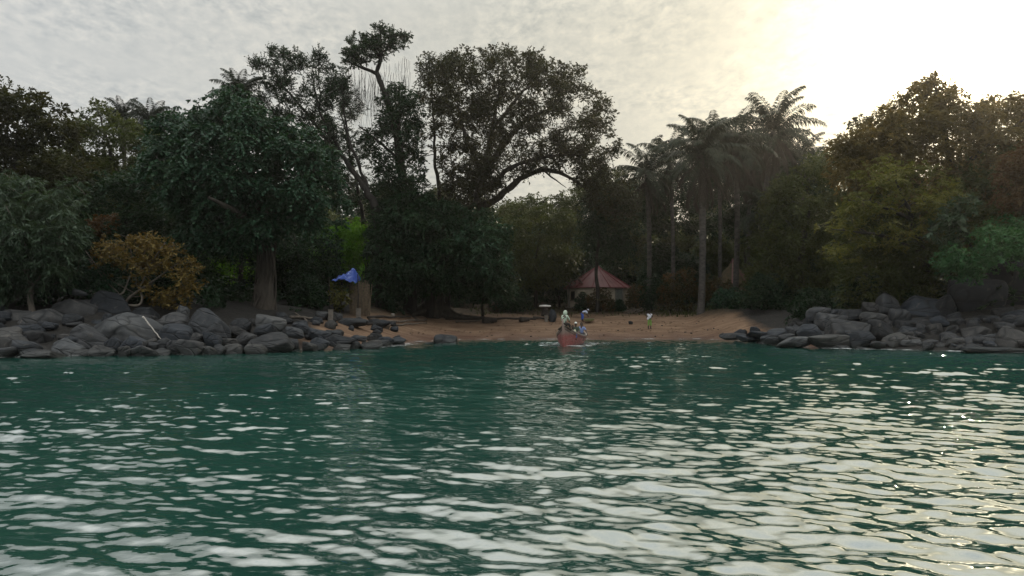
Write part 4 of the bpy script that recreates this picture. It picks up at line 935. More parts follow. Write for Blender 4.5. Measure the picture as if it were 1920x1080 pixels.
log((-6, 629, 41.0), (8, 634, 40.8), .05, 'short white stick among the boulders at the left edge', bpy.data.materials['bleached_wood'], 'wooden_pole', wob=.01, cat='pole')
for i_, (pa, pb, r0, lab, m_) in enumerate([
  ((835, 599), (1005, 601), .17, 'longest dark log lying right of the great trunk', WOODD), ((715, 607), (800, 602), .13, 'grey log lying left of the great trunk', WOODM), ((690, 598), (770, 596), .12, 'dark log behind the grey log', WOODD),
  ((590, 600), (650, 604), .12, 'log lying between the two stub posts', WOODD), ((855, 606), (900, 603), .10, 'thin branch lying on the sand before the longest log', WOODM), ((740, 612), (800, 608), .09, 'curved stick on the sand before the great trunk', WOODM),
  ((545, 598), (600, 601), .11, 'fallen branch behind the jagged rocks', WOODM), ((575, 606), (552, 588), .08, 'forked branch propped behind the jagged rocks', WOODM), ((1000, 598), (1035, 601), .13, 'dark log end left of the boat', WOODD), ((660, 606), (700, 612), .16, 'squared dark timber on the left sand', WOODD)]):
    log(pa, pb, r0, lab, m_)
for pxs, r0, lab in [((905, 606, 930, 605), .34, 'thick sawn stump piece at the middle of the longest log'), ((975, 604, 992, 603), .3, 'stump piece near the right end of the longest log')]:
    log(pxs[:2], pxs[2:], r0, lab, WOODD, 'tree_stump', wob=.03, cat='stump')
def post(px, py, h, w, lab):
    b = on_ground(px, py); o = MB().box((0, 0, h / 2 - .2), (w, w, h + .4), .15, .02).box((0, 0, h + .03), (w * 1.12, w * 1.12, .06), .15, .02).build('concrete_post', CONC); o.location = [float(v) for v in b]; tag(o, lab, 'post')
post(620, 603, .85, .33, 'left one of two weathered stub posts behind the left sand'); post(672, 602, 1.0, .36, 'right one of two weathered stub posts, with a flat cap')
post(1024, 603, .55, .3, 'short stub post standing near the right end of the longest log')
for i_, (px, py, w, h, lab, m_) in enumerate([(660, 612, 60, 18, 'dark slab ledge on the left sand below the stub posts', ROCK_D), (712, 612, 46, 14, 'dark flat slab right of the slab ledge', ROCK_D), (697, 604, 18, 9, 'pale block lying on the dark slab ledge', ROCK_B), (737, 596, 10, 8, 'small white stone left of the great trunk', CONC),
     (727, 616, 12, 10, 'small brown block on the sand left of the great trunk', ROCK_B), (932, 585, 40, 20, 'rounded brown rock on the bank behind the longest log', ROCK_B), (1182, 608, 9, 7, 'small dark brown lump on the open sand', ROCK_D),
     (1036, 604, 16, 26, 'dark upright lump directly left of the prow', ROCK_D), (147, 548, 28, 11, 'pale weathered stone on top of the slanted slab', ROCK_L)]):
    if py == 548: boulder(px, py, w, h, 46.3, 0, lab, m_, level=3)
    else:
        b = on_ground(px, py, D0=52); k_ = F / b[1]
        o = link('beach_rock', rock_mesh(1200 + i_, 3), m_, None, b + np.array([0, 0, h / k_ * .4])); o.scale = (w / k_ * .56, w / k_ * .4, h / k_ * .62); tag(o, lab, 'rock')
r9 = np.random.default_rng(12)
for k in range(46):
    px = r9.uniform(880, 1400); py = r9.uniform(604, 633); b = on_ground(px, py, D0=55); sz = r9.uniform(.03, .1)
    o = link('beach_pebble', BASE_R[k % 8], None, None, b + np.array([0, 0, sz * .3])); o.scale = (sz * 1.3, sz, sz * .7); o.rotation_euler = (0, 0, r9.uniform(0, 6))
    tag(o, 'small stone scattered on the open sand', 'stone', 'stones on the open sand')

# ------------------------------------------------------------------ huts, table, shelter
def metal_roof_mat():
    m, nt = mat('faded_red_sheet_metal'); tc = N(nt, 'ShaderNodeTexCoord').outputs['Object']
    n1 = noise(nt, tc, .7, 4, .6); n2 = noise(nt, tc, 5, 5, .7)
    c = ramp(nt, n1, [(.3, (.105, .016, .021)), (.55, (.16, .036, .041)), (.75, (.22, .08, .08))])
    c = mixrgb(nt, math_(nt, 'MULTIPLY', n2, .35), c, (.14, .06, .05))
    b = N(nt, 'ShaderNodeBsdfPrincipled', i_Roughness=.6); b.inputs['Metallic'].default_value = .15; L(nt, c, b.inputs['Base Color']); finish(nt, b.outputs[0]); return m
ROOF = metal_roof_mat()
CAPM = simple('red_ridge_metal', (.20, .035, .04), .55, (.14, .025, .03), 2)
WALL = simple('hut_plaster', (.46, .39, .30), .9, (.30, .25, .19), 1.2, .3, 9)
WHITE = simple('old_white_paint', (.62, .59, .52), .7, (.45, .42, .37), 3)
DOORM = simple('grey_green_door', (.13, .14, .12), .7, (.08, .085, .075), 3)
DARKW = simple('window_dark', (.03, .03, .028), .5)
def ring(n, r, z, off=0): return [(r * math.sin(2 * math.pi * (i + .5) / n + off), -r * math.cos(2 * math.pi * (i + .5) / n + off), z) for i in range(n)]
def hut(name, label, px, D, z0, rw, hw, rr, hr, roofm, wallm, n=12, metal=True):
    c = np.array([(px - CX) / F * D, D, z0]); t = thing(name, label, 'hut', c)
    mb = MB(); a = ring(n, rw, -.5); b = ring(n, rw, hw); ai = ring(n, rw - .2, -.5); bi = ring(n, rw - .2, hw)
    mb.add(a + b + ai + bi, [(i, (i + 1) % n, n + (i + 1) % n, n + i) for i in range(n)] + [(2 * n + (i + 1) % n, 2 * n + i, 3 * n + i, 3 * n + (i + 1) % n) for i in range(n)] + [(n + i, n + (i + 1) % n, 3 * n + (i + 1) % n, 3 * n + i) for i in range(n)])
    mb.build('wall', wallm, t)
    pb = MB(); p = ring(n, rw + .25, -.6); p2 = ring(n, rw + .25, .12); pb.add(p + p2 + [(0, 0, .12)], [(i, (i + 1) % n, n + (i + 1) % n, n + i) for i in range(n)] + [(n + i, n + (i + 1) % n, 2 * n) for i in range(n)]); pb.build('plinth', CONC, t)
    rb = MB(); e = ring(n, rr, hw - .12); e2 = ring(n, rr - .03, hw - .2); rb.add(e + [(0, 0, hw + hr)] + e2 + [(0, 0, hw + hr - .12)], [(i, (i + 1) % n, n) for i in range(n)] + [(n + 1 + (i + 1) % n, n + 1 + i, 2 * n + 1) for i in range(n)] + [(i, n + 1 + i, n + 1 + (i + 1) % n, (i + 1) % n) for i in range(n)])
    roof = rb.build('roof', roofm, t)
    if metal:
        for i in range(n):
            q = np.array(e[i]); top = np.array([0, 0, hw + hr]); k = MB().tube([q + (q - top) * .01 + (0, 0, .03), q * .5 + top * .5 + (0, 0, .04), top + (0, 0, .03)], [.075, .065, .05], 6); k.build('ridge_cap', CAPM, roof)
            for j in (1, 2):
                s_ = np.array(e[i]) * (1 - j / 3) + np.array(e[(i + 1) % n]) * j / 3
                MB().tube([s_ + (0, 0, .012), s_ * .12 + top * .88 + (0, 0, .012)], [.022, .014], 4).build('seam', roofm, roof)
        MB().tube([(0, 0, hw + hr - .1), (0, 0, hw + hr + .06), (0, 0, hw + hr + .22)], [.28, .16, .03], 10).build('roof_cap', CAPM, roof)
    return t
def on_wall(t, name, ang, rw, w, h, z, m, d=.08, n=12):
    face = round(ang / (2 * math.pi / n)) * 2 * math.pi / n; ap = rw * math.cos(math.pi / n) + d / 2 - .03
    lat = math.tan(ang - face) * ap
    c = (ap * math.sin(face) + lat * math.cos(face), -ap * math.cos(face) + lat * math.sin(face), z + h / 2)
    return MB().box(c, (w, d, h), face).build(name, m, t)
h1 = hut('round_hut', 'round hut with faded red sheet metal roof behind the boat', 1120, 88.5, 3.02, 3.62, 2.42, 4.0, 2.5, ROOF, WALL)
A12 = math.pi / 6
dr = on_wall(h1, 'door', A12 * 1.25, 3.62, .9, 2.0, .13, DOORM, .07); on_wall(dr, 'door_frame', A12 * 1.53, 3.62, .16, 2.2, .13, CONC, .16); on_wall(dr, 'door_frame', A12 * .97, 3.62, .12, 2.1, .13, CONC, .13)
for a_ in (-1.55, -2.2): 
    wn_ = on_wall(h1, 'window', A12 * round(a_), 3.62, .75, 1.0, .9, DARKW, .06); on_wall(wn_, 'sill', A12 * round(a_), 3.62, .95, .1, .78, CONC, .2)
MB().tube([(-3.45, -1.15, -.2), (-3.45, -1.15, 2.36)], [.13, .12], 10).build('column', CONC, h1); MB().tube([(3.3, -1.9, -.2), (3.3, -1.9, 2.3)], [.1, .1], 10).build('column', WALL, h1)
MB().tube([(-.9, -3.6, -.2), (-.9, -3.6, 2.3)], [.1, .1], 10).build('column', WALL, h1)
# broken sheets and a fallen branch on the left of that roof
for k, (x0, y0, w_, l_, rz_, tl_) in enumerate([(-2.95, -1.75, .5, 1.5, .9, -.05), (-2.2, -2.5, .4, 1.3, .5, .0), (-3.4, -1.4, .6, .9, 1.1, .05)]):
    rr_ = math.hypot(x0, y0); zt = 2.42 + 2.5 * (1 - rr_ / 4.0) + .12
    th = math.atan2(x0, -y0); sl_ = math.atan2(2.6, 4.0)
    M = Matrix.Rotation(th, 3, 'Z') @ Matrix.Rotation(-sl_ + tl_, 3, 'X'); vs = [M @ Vector((i * w_ / 2, j * l_ / 2, kk * .012)) + Vector((x0, y0, zt)) for i in (-1, 1) for j in (-1, 1) for kk in (-1, 1)]
    MB().add(vs, [(0, 1, 3, 2), (4, 6, 7, 5), (0, 4, 5, 1), (2, 3, 7, 6), (0, 2, 6, 4), (1, 5, 7, 3)]).build('loose_sheet', simple('bare_sheet_metal', (.52, .47, .47), .35, (.34, .25, .25), 3) if k == 0 else bpy.data.materials['bare_sheet_metal'], h1)
log((1064, 540, 84.6), (1112, 494, 85.5), .07, 'dead branch lying across the left slope of the red roof', WOODD, 'fallen_branch', wob=.25, cat='branch')
THATCH = simple('mossy_thatch', (.135, .10, .058), .95, (.06, .055, .028), 2.0, .8, 18, (1, 1, .4))
h2 = hut('round_hut', 'small hut with mossy brown thatched roof among the palms', 1374, 97, gz((1374 - CX) / F * 97, 97), 2.3, 2.6, 2.9, 2.9, THATCH, WALL, 10, False)
PINK = simple('pinkish_sheet', (.26, .13, .115), .5, (.18, .085, .075), 4)
for i in (9, 0, 4, 5):
    q = np.array(ring(10, 2.92, 2.48)[i]); top = np.array([0, 0, 5.85]); MB().tube([q + (0, 0, .05), top], [.1, .08], 5).build('ridge_strip', PINK, h2)
q0, q1, tp = [np.array(v) for v in (ring(10, 2.95, 2.52)[0], ring(10, 2.95, 2.52)[1], (0, 0, 5.58))]
f_ = lambda u, v: tuple(((q0 * (1 - u) + q1 * u) * (1 - v) + tp * v) * 1.012)
MB().add([f_(.35, .02), f_(.85, .02), f_(.85, .42), f_(.35, .42)] + [tuple(np.array(f_(u, v)) - (0, 0, .03)) for u, v in ((.35, .02), (.85, .02), (.85, .42), (.35, .42))], [(0, 1, 2, 3), (7, 6, 5, 4), (0, 4, 5, 1), (1, 5, 6, 2), (2, 6, 7, 3), (3, 7, 4, 0)]).build('roof_patch', PINK, h2)
# white table
b = on_ground(1022, 592, D0=60); t = thing('stone_table', 'white oval topped table on a dark pedestal left of the hut', 'table', b)
mb = MB(); 
for s_ in ((.62, .95), (.64, 1.0), (.60, 1.1), (.2, 1.14)): pass
n = 20; vs = []; 
for rr_, z_ in ((.50, .90), (.62, .94), (.64, 1.02), (.56, 1.10), (.2, 1.13)): vs += [(rr_ * math.cos(6.2832 * i / n) * (1 + .05 * math.sin(3 * i)), rr_ * .8 * math.sin(6.2832 * i / n), z_) for i in range(n)]
mb.add(vs + [(0, 0, 1.14), (0, 0, .9)], [(j * n + i, j * n + (i + 1) % n, (j + 1) * n + (i + 1) % n, (j + 1) * n + i) for j in range(4) for i in range(n)] + [(4 * n + i, 4 * n + (i + 1) % n, 5 * n) for i in range(n)] + [((i + 1) % n, i, 5 * n + 1) for i in range(n)])
mb.build('table_top', simple('white_stone', (.72, .70, .66), .7, (.58, .56, .52), 4), t, True)
MB().tube([(0, 0, -.3), (0, 0, .1), (0, 0, .5), (0, 0, .9)], [.5, .42, .34, .38], 12).build('pedestal', WOODD, t, True)
# tarp shelter
D = 64.5; c = gp(652, D, 0); t = thing('tarp_shelter', 'shelter with crumpled blue tarp roof and thatch wall behind the left sand', 'shelter', c)
TARP, nt = mat('blue_tarp'); tcx = N(nt, 'ShaderNodeTexCoord').outputs['Object']; bb = N(nt, 'ShaderNodeBsdfPrincipled', i_Roughness=.6)
L(nt, ramp(nt, noise(nt, tcx, 2.5, 4, .6, 1.0), [(.35, (.02, .05, .27)), (.55, (.05, .11, .42)), (.66, (.36, .44, .72))]), bb.inputs['Base Color'])
tt_ = N(nt, 'ShaderNodeBsdfTranslucent'); tt_.inputs[0].default_value = (.06, .12, .5, 1); mx_ = N(nt, 'ShaderNodeMixShader'); mx_.inputs[0].default_value = .3; L(nt, bb.outputs[0], mx_.inputs[1]); L(nt, tt_.outputs[0], mx_.inputs[2]); finish(nt, mx_.outputs[0])
k_ = D / F; n = 18; vs = []; fs = []
for j in range(n):
    for i in range(n):
        u, v = i / (n - 1), j / (n - 1)
        x0 = (628 + 44 * u - 652) * k_; ytop = np.interp(u, [0, .35, .75, 1], [519, 512, 502, 522]); yb = np.interp(u, [0, .5, 1], [528, 525, 533])
        z0 = CAMH + (HY - (ytop * (1 - v) + yb * v)) * k_ - c[2]
        vs.append((x0, .9 - 2.2 * v + .12 * math.sin(9 * u + 4 * v), z0 + .10 * math.sin(17 * u + 5 * v) * math.cos(9 * v + 4 * u) + .05 * math.sin(31 * u - 8 * v)))
for j in range(n - 1):
    for i in range(n - 1): fs.append((j * n + i, j * n + i + 1, (j + 1) * n + i + 1, (j + 1) * n + i))
sh = MB().add(vs, fs).build('tarp', TARP, t, True); so_ = sh.modifiers.new('thickness', 'SOLIDIFY'); so_.thickness = .02
mb = MB(); r_ = np.random.default_rng(5)
for i in range(46):
    x0 = (656 + 36 * i / 45 - 652) * k_; mb.tube([(x0, .2 + .05 * r_.normal(), -.2), (x0 + .05 * r_.normal(), .2, 1.2), (x0 + .1 * r_.normal(), .2, 2.6 + .15 * r_.normal())], [.05, .045, .035], 5)
mb.build('thatch_wall', simple('dry_thatch', (.16, .12, .08), .95, (.08, .06, .042), 6, .5, 30), t)
for x0, y0 in ((-1.35, -1.1), (1.1, -1.1), (-1.35, .8), (1.1, .8)): MB().tube([(x0, y0, -.4), (x0 + .03, y0, 1.6), (x0, y0, 3.1 if x0 < 0 else 3.3)], [.06, .055, .045], 7).build('pole', WOODD, t)
# heap of planks
for k, (a_, b_, r0) in enumerate([((1172, 584), (1200, 581), .07), ((1178, 588), (1204, 577), .075), ((1176, 579), (1198, 583), .06), ((1184, 577), (1203, 584), .06), ((1170, 590), (1186, 583), .07), ((1190, 587), (1206, 582), .06)]):
    pa = on_ground(a_[0], 589, D0=60); Dp = pa[1]
    log((a_[0], a_[1], Dp), (b_[0], b_[1], Dp + .6), r0, 'grey plank in the heap right of the hut door', WOODM, 'plank', 'planks heaped right of the hut', wob=.01, cat='plank')
# croton hedge
for k, (px, w_, yt, yb, D, lab, lm) in enumerate([
   (1126, 26, 540, 584, 83, 'leafy orange tinged shrub before the middle of the red roofed hut', 'croton'), (1092, 12, 548, 580, 84, 'narrow dark shrub beside the left window of the red roofed hut', 'dark'),
   (1192, 18, 530, 580, 84, 'orange tinged shrub at the right corner of the red roofed hut', 'croton'), (1222, 24, 515, 582, 83, 'dark green shrub in the hedge around the thin dark trunk', 'dark'), (1258, 24, 508, 582, 82, 'red topped shrub in the hedge left of the nearest palm', 'croton'),
   (1288, 24, 500, 582, 83, 'tall orange tinged shrub just left of the nearest palm trunk', 'croton'), (1332, 24, 515, 582, 82, 'orange tinged shrub just right of the nearest palm trunk', 'croton'), (1362, 22, 525, 584, 82, 'low shrub before the thatched hut wall', 'croton'),
   (1398, 24, 525, 584, 80, 'shrub with yellow tinged leaves right of the dark palm trunk', 'croton'), (1430, 24, 520, 586, 78, 'dark shrub at the right end of the hedge', 'dark'), (1160, 14, 562, 584, 84, 'low green plant before the hut door', 'dark')]):
    tree('hedge_shrub', lab, D, [(px - w_, yb), (px - w_ * 1.05, (yt + yb) / 2), (px - w_ * .5, yt + 4), (px + w_ * .2, yt), (px + w_ * .8, yt + 9), (px + w_ * 1.05, (yt + yb) / 2 + 6), (px + w_, yb)], lm,
         [(np.array([gp(px, D), P(px, (yt + yb) / 2, D)]), [.06, .02])], 46, (.32, .62), 1.1, gp(px, D), cat='shrub', seed=300 + k, tw=24, lp=8, LL=.24, LW=.10, up=.6, droop=.15, dens=.8)
# low grass at the top of the sand
def grass():
    r = np.random.default_rng(17); V = []; m_ = 0
    out = []
    while m_ < 2600:
        px = r.uniform(880, 1470); D = r.uniform(76, 92); x_ = (px - CX) / F * D; z_ = gz(x_, D)
        if px < 1230 and r.uniform() < .8: continue
        if z_ < 1.95: continue
        out.append((x_, D, z_)); m_ += 1
    o_ = np.array(out); m_ = len(o_); h_ = r.uniform(.12, .42, m_); a_ = r.uniform(0, 6.28, m_)
    w_ = np.stack([np.cos(a_), np.sin(a_), 0 * a_], 1) * .05; tip = o_ + np.stack([r.normal(size=m_) * .12, r.normal(size=m_) * .12, h_], 1); mid = (o_ + tip) / 2 + (0, 0, .03)
    V = np.stack([o_ - w_, o_ + w_, mid + w_ * .6, tip], 1).reshape(-1, 3)
    o = link('grass', np_mesh('grass', V, np.arange(4 * m_).reshape(m_, 4), False, r.uniform(0, 1, m_)), LM['olive']); o['kind'] = 'stuff'
grass()

def litter():
    r = np.random.default_rng(29); m_ = 0; P0 = []
    while m_ < 2200:
        px = r.uniform(760, 1480); D = r.uniform(52, 90); x_ = (px - CX) / F * D
        d = float(shore_dist(np.array([x_]), np.array([D]))[0])
        if not (.6 < d < 24): continue
        band = math.exp(-((d - 3.2) / .5) ** 2) + .5 * math.exp(-((d - 7.5) / .8) ** 2) + .9 * sstep(11, 16, np.array(d)) + .08
        if r.uniform() > band: continue
        P0.append((x_, D, gz(x_, D) + .02)); m_ += 1
    o_ = np.array(P0); a = r.uniform(0, 6.28, m_); l = r.uniform(.04, .16, m_)[:, None]; w = r.uniform(.02, .07, m_)[:, None]
    u = np.stack([np.cos(a), np.sin(a), r.normal(size=m_) * .15], 1); v = np.stack([-np.sin(a), np.cos(a), r.normal(size=m_) * .3], 1)
    V = np.stack([o_ - u * l, o_ + v * w + (0, 0, .02), o_ + u * l, o_ - v * w + (0, 0, .03)], 1).reshape(-1, 3)
    o = link('litter', np_mesh('litter', V, np.arange(4 * m_).reshape(m_, 4), False), simple('dead_leaves', (.10, .07, .045), .9, (.03, .022, .016), 2.0)); o['kind'] = 'stuff'
litter()

# ------------------------------------------------------------------ foam along the shore
def foam():
    m, nt = mat('foam'); tc = N(nt, 'ShaderNodeTexCoord').outputs['Object']
    n1 = noise(nt, tc, 1.1, 5, .65, .6); b = N(nt, 'ShaderNodeBsdfDiffuse'); b.inputs[0].default_value = (.75, .77, .76, 1)
    tr = N(nt, 'ShaderNodeBsdfTransparent'); mx = N(nt, 'ShaderNodeMixShader'); L(nt, ramp(nt, n1, [(.47, (0, 0, 0)), (.62, (.5, .5, .5))]), mx.inputs[0]); L(nt, tr.outputs[0], mx.inputs[1]); L(nt, b.outputs[0], mx.inputs[2]); finish(nt, mx.outputs[0])
    r = np.random.default_rng(3); V = []; Q = []; n = 0
    xs = np.linspace(-34, 36, 700); ys = np.interp(xs, SHORE[:, 0], SHORE[:, 1])
    # follow the line by arc length
    pts = []
    for a, b_ in zip(SHORE[1:-2], SHORE[2:-1]):
        k = max(2, int(np.linalg.norm(b_ - a) / .4)); 
        for s_ in np.linspace(0, 1, k, endpoint=False): pts.append(a + (b_ - a) * s_)
    pts = np.array(pts); pts[1:-1] = .25 * pts[:-2] + .5 * pts[1:-1] + .25 * pts[2:]
    T = np.gradient(pts, axis=0); T /= np.linalg.norm(T, axis=1)[:, None]; Nn = np.stack([T[:, 1], -T[:, 0]], 1)
    arc = np.arange(len(pts)) * .4
    bay = (pts[:, 0] > -8) & (pts[:, 0] < 20)
    w_ = np.where(bay, .42, .75) + .2 * np.sin(arc * .5) + .12 * np.sin(arc * 1.7)
    o_ = np.where(bay, -.15, .25) + .25 * np.sin(arc * .23 + 1)
    rows = []
    for u in (0, .33, .66, 1): 
        p2 = pts + Nn * (o_ + w_ * u)[:, None]; rows.append(np.concatenate([p2, np.full((len(pts), 1), .075 - .03 * u)], 1))
    V = np.stack(rows, 1).reshape(-1, 3); m_ = len(pts); i = (np.arange(m_ - 1)[:, None] * 4 + np.arange(3)[None]).ravel()
    o = link('foam', np_mesh('foam', V, np.stack([i, i + 1, i + 5, i + 4], -1), True), m); o['kind'] = 'stuff'
foam()
# ------------------------------------------------------------------ people
SKIN, nt = mat('skin_dark'); b = N(nt, 'ShaderNodeBsdfPrincipled', i_Roughness=.5); tc = N(nt, 'ShaderNodeTexCoord').outputs['Object']
L(nt, ramp(nt, noise(nt, tc, 6, 3, .5), [(.3, (.045, .026, .018)), (.7, (.075, .043, .03))]), b.inputs['Base Color']); finish(nt, b.outputs[0])
HAIR = simple('hair_black', (.012, .011, .010), .8)
def cloth(name, c): return simple(name, c, .9, tuple(v * .72 for v in c), 7.0, .4, 22.0)
def skin_mesh(name, verts, edges, radii, root=0, sub=1):
    me = bpy.data.meshes.new(name); me.from_pydata([tuple(map(float, v)) for v in verts], edges, [])
    o = bpy.data.objects.new(name, me); COL.objects.link(o)
    md = o.modifiers.new('s', 'SKIN'); md.use_smooth_shade = True
    sv = me.skin_vertices[0].data
    for i, r in enumerate(radii):
        sv[i].radius = (r, r) if not isinstance(r, tuple) else r
        sv[i].use_root = (i == root)
    sb = o.modifiers.new('b', 'SUBSURF'); sb.levels = sub; sb.render_levels = sub
    dg = bpy.context.evaluated_depsgraph_get(); dg.update()
    out = bpy.data.meshes.new_from_object(o.evaluated_get(dg)); out.name = name
    bpy.data.objects.remove(o)
    return out
def head_geo(c, fwd, up, s=1.0):
    bm = bmesh.new(); bmesh.ops.create_icosphere(bm, subdivisions=4, radius=1.0)
    rt = fwd.cross(up).normalized(); V = []
    for v in bm.verts:
        x, y, z = v.co; px, py, pz = x * .076, y * .096, z * .118
        if z < -.1: px *= 1 - .28 * (-z - .1); py *= 1 - .12 * (-z)
        if y > .3:
            py += .022 * math.exp(-((x / .16) ** 2 + ((z + .12) / .20) ** 2)) + .010 * math.exp(-((x / .3) ** 2 + ((z + .52) / .10) ** 2))
            py -= .012 * (math.exp(-(((x - .38) / .2) ** 2 + ((z - .06) / .13) ** 2)) + math.exp(-(((x + .38) / .2) ** 2 + ((z - .06) / .13) ** 2)))
            py += .008 * math.exp(-((x / .28) ** 2 + ((z + .86) / .14) ** 2))
        px += math.copysign(.016, x) * math.exp(-(((abs(x) - .97) / .16) ** 2 + ((y + .05) / .18) ** 2 + ((z + .05) / .24) ** 2)) if abs(x) > .6 else 0
        V.append(Vector(c) + (rt * px + fwd * py + up * pz) * s)
    Fc = [[v.index for v in f.verts] for f in bm.faces]; bm.free()
    return V, Fc
def dome(c, fwd, up, rx, ry, rz, zmin=-.15, open_front=None, thick=.0):
    """cap, hair or hood lying on a head"""
    bm = bmesh.new(); bmesh.ops.create_icosphere(bm, subdivisions=4, radius=1.0); rt = fwd.cross(up).normalized()
    kill = [f for f in bm.faces if f.calc_center_median().z < zmin or (open_front is not None and f.calc_center_median().y > open_front and f.calc_center_median().z < .72)]
    bmesh.ops.delete(bm, geom=kill, context='FACES'); bm.verts.index_update()
    V = [Vector(c) + rt * (v.co.x * rx) + fwd * (v.co.y * ry) + up * (v.co.z * rz) for v in bm.verts]
    Fc = [[v.index for v in f.verts] for f in bm.faces]; bm.free(); return V, Fc
def person(label, loc, face, J, shirt=None, sleeves=.5, trousers=None, leg_to=.6, hair=None, cap=None, hood=None, sash=None, boots=None, group=None, hf=(0, 1, 0), hu=(0, 0, 1), s=1.0, skirt=None):
    """J: joints in metres in the person's own frame, +y forward, +x the person's right"""
    t = thing('person', label, 'person', loc, face, group)
    J = {k: Vector(v) * s for k, v in J.items()}
    vs = []; es = []; rs = []
    def add(p, r, par=None):
        vs.append(Vector(p)); rs.append(r); i = len(vs) - 1
        if par is not None: es.append((par, i))
        return i
    pe = add(J['pelvis'], (.125 * s, .10 * s)); sp_ = add(J['spine'], (.115 * s, .09 * s), pe); ch = add(J['chest'], (.14 * s, .10 * s), sp_); nk = add(J['neck'], .052 * s, ch); hd = add(J['head'] - Vector((0, 0, .03)) * s, .06 * s, nk)
    for sd in 'rl':
        sg = 1 if sd == 'r' else -1
        a = add(J['sh_' + sd], .062 * s, ch); e = add(J['el_' + sd], .043 * s, a); w_ = add(J['wr_' + sd], .029 * s, e)
        fd = (J['wr_' + sd] - J['el_' + sd]).normalized(); lat = fd.cross(Vector((0, 0, 1)) if abs(fd.z) < .9 else Vector((0, 1, 0))).normalized(); nrm = fd.cross(lat)
        pm = add(J['wr_' + sd] + fd * .055 * s, (.036 * s, .018 * s), w_)
        for k, (off, ln) in enumerate(((-.027, .07), (-.009, .08), (.009, .076), (.027, .06))):
            k1 = add(J['wr_' + sd] + fd * (.10 * s) + lat * off * s, .0095 * s, pm); k2 = add(vs[k1] + (fd * .6 + nrm * .35) * ln * .55 * s, .0085 * s, k1); add(vs[k2] + (fd * .35 + nrm * .75) * ln * .5 * s, .007 * s, k2)
        th = add(J['wr_' + sd] + fd * .05 * s + lat * (-.045) * s * sg, .011 * s, pm); add(vs[th] + (fd * .8 - lat * .5 * sg + nrm * .3) * .045 * s, .008 * s, th)
        h_ = add(J['hi_' + sd], .09 * s, pe); kn = add(J['kn_' + sd], .06 * s, h_); an = add(J['an_' + sd], .04 * s, kn)
        add(J['to_' + sd], (.042 * s, .024 * s), an)
    body = skin_mesh('body', vs, es, rs)
    fw = Vector(hf).normalized(); up = Vector(hu).normalized(); up = (up - fw * up.dot(fw)).normalized()
    bm = bmesh.new(); bm.from_mesh(body); V, Fc = head_geo(J['head'], fw, up, s)
    nv = [bm.verts.new(v) for v in V]
    for f in Fc: bm.faces.new([nv[i] for i in f]).smooth = True
    bm.to_mesh(body); bm.free(); body.materials.clear(); link('body', body, SKIN, t)
    def lerp(a, b, u): return J[a].lerp(J[b], u)
    if shirt:
        vs2 = [J['pelvis'] + Vector((0, 0, -.04 * s)), J['spine'], J['chest'], J['chest'].lerp(J['neck'], .55)]; e2 = [(0, 1), (1, 2), (2, 3)]; r2 = [(.15 * s, .125 * s), (.14 * s, .115 * s), (.165 * s, .125 * s), (.07 * s, .07 * s)]
        for sd in 'rl':
            i = len(vs2); vs2.append(J['sh_' + sd]); e2.append((2, i)); r2.append(.082 * s)
            if sleeves <= 1: vs2.append(lerp('sh_' + sd, 'el_' + sd, sleeves)); e2.append((i, i + 1)); r2.append(.066 * s)
            else: vs2 += [J['el_' + sd], lerp('el_' + sd, 'wr_' + sd, sleeves - 1)]; e2 += [(i, i + 1), (i + 1, i + 2)]; r2 += [.062 * s, .046 * s]
        link('shirt', skin_mesh('shirt', vs2, e2, r2), shirt, t)
    if trousers:
        vs2 = [J['pelvis'] + Vector((0, 0, .04 * s)), J['pelvis'] + Vector((0, 0, -.03 * s))]; e2 = [(0, 1)]; r2 = [(.135 * s, .115 * s), (.15 * s, .125 * s)]
        for sd in 'rl':
            i = len(vs2); vs2 += [J['hi_' + sd], J['kn_' + sd], lerp('kn_' + sd, 'an_' + sd, leg_to)]; e2 += [(1, i), (i, i + 1), (i + 1, i + 2)]; r2 += [.112 * s, .088 * s, .085 * s]
        link('trousers', skin_mesh('trousers', vs2, e2, r2), trousers, t)
    if boots:
        for sd in 'rl':
            link('boot', skin_mesh('boot', [lerp('kn_' + sd, 'an_' + sd, .55), J['an_' + sd], J['to_' + sd]], [(0, 1), (1, 2)], [.062 * s, .055 * s, (.055 * s, .035 * s)]), boots, t)
    def shell(nm, geo, m_, th=.012):
        me = bpy.data.meshes.new(nm); me.from_pydata([tuple(v) for v in geo[0]], [], geo[1]); me.polygons.foreach_set('use_smooth', np.ones(len(me.polygons), bool))
        o = link(nm, me, m_, t); md = o.modifiers.new('thickness', 'SOLIDIFY'); md.thickness = th * s; md.offset = 1
    if hair: shell('hair', dome(J['head'] + up * .012 * s, fw, up, .082 * s, .102 * s, .118 * s, -.2, .55), hair)
    if cap:
        shell('cap', dome(J['head'] + up * .02 * s, fw, up, .09 * s, .108 * s, .115 * s, .12), cap)
    if hood: shell('hood', dome(J['head'] + Vector((0, 0, -.02)) * s, fw, up, .115 * s, .13 * s, .165 * s, -1.0, .42), hood, .018)
    if sash:
        c_, s_, m_ = J['chest'], s, 18; A = [c_ + Vector((.0, 0, -.06 * s)) + Vector((math.cos(6.2832 * i / m_) * .185, math.sin(6.2832 * i / m_) * .15, math.cos(6.2832 * i / m_) * .11)) * s for i in range(m_ + 1)]
        MB().tube(A, [.022 * s] * (m_ + 1), 6, False).build('strap', sash, t, True)
    return t
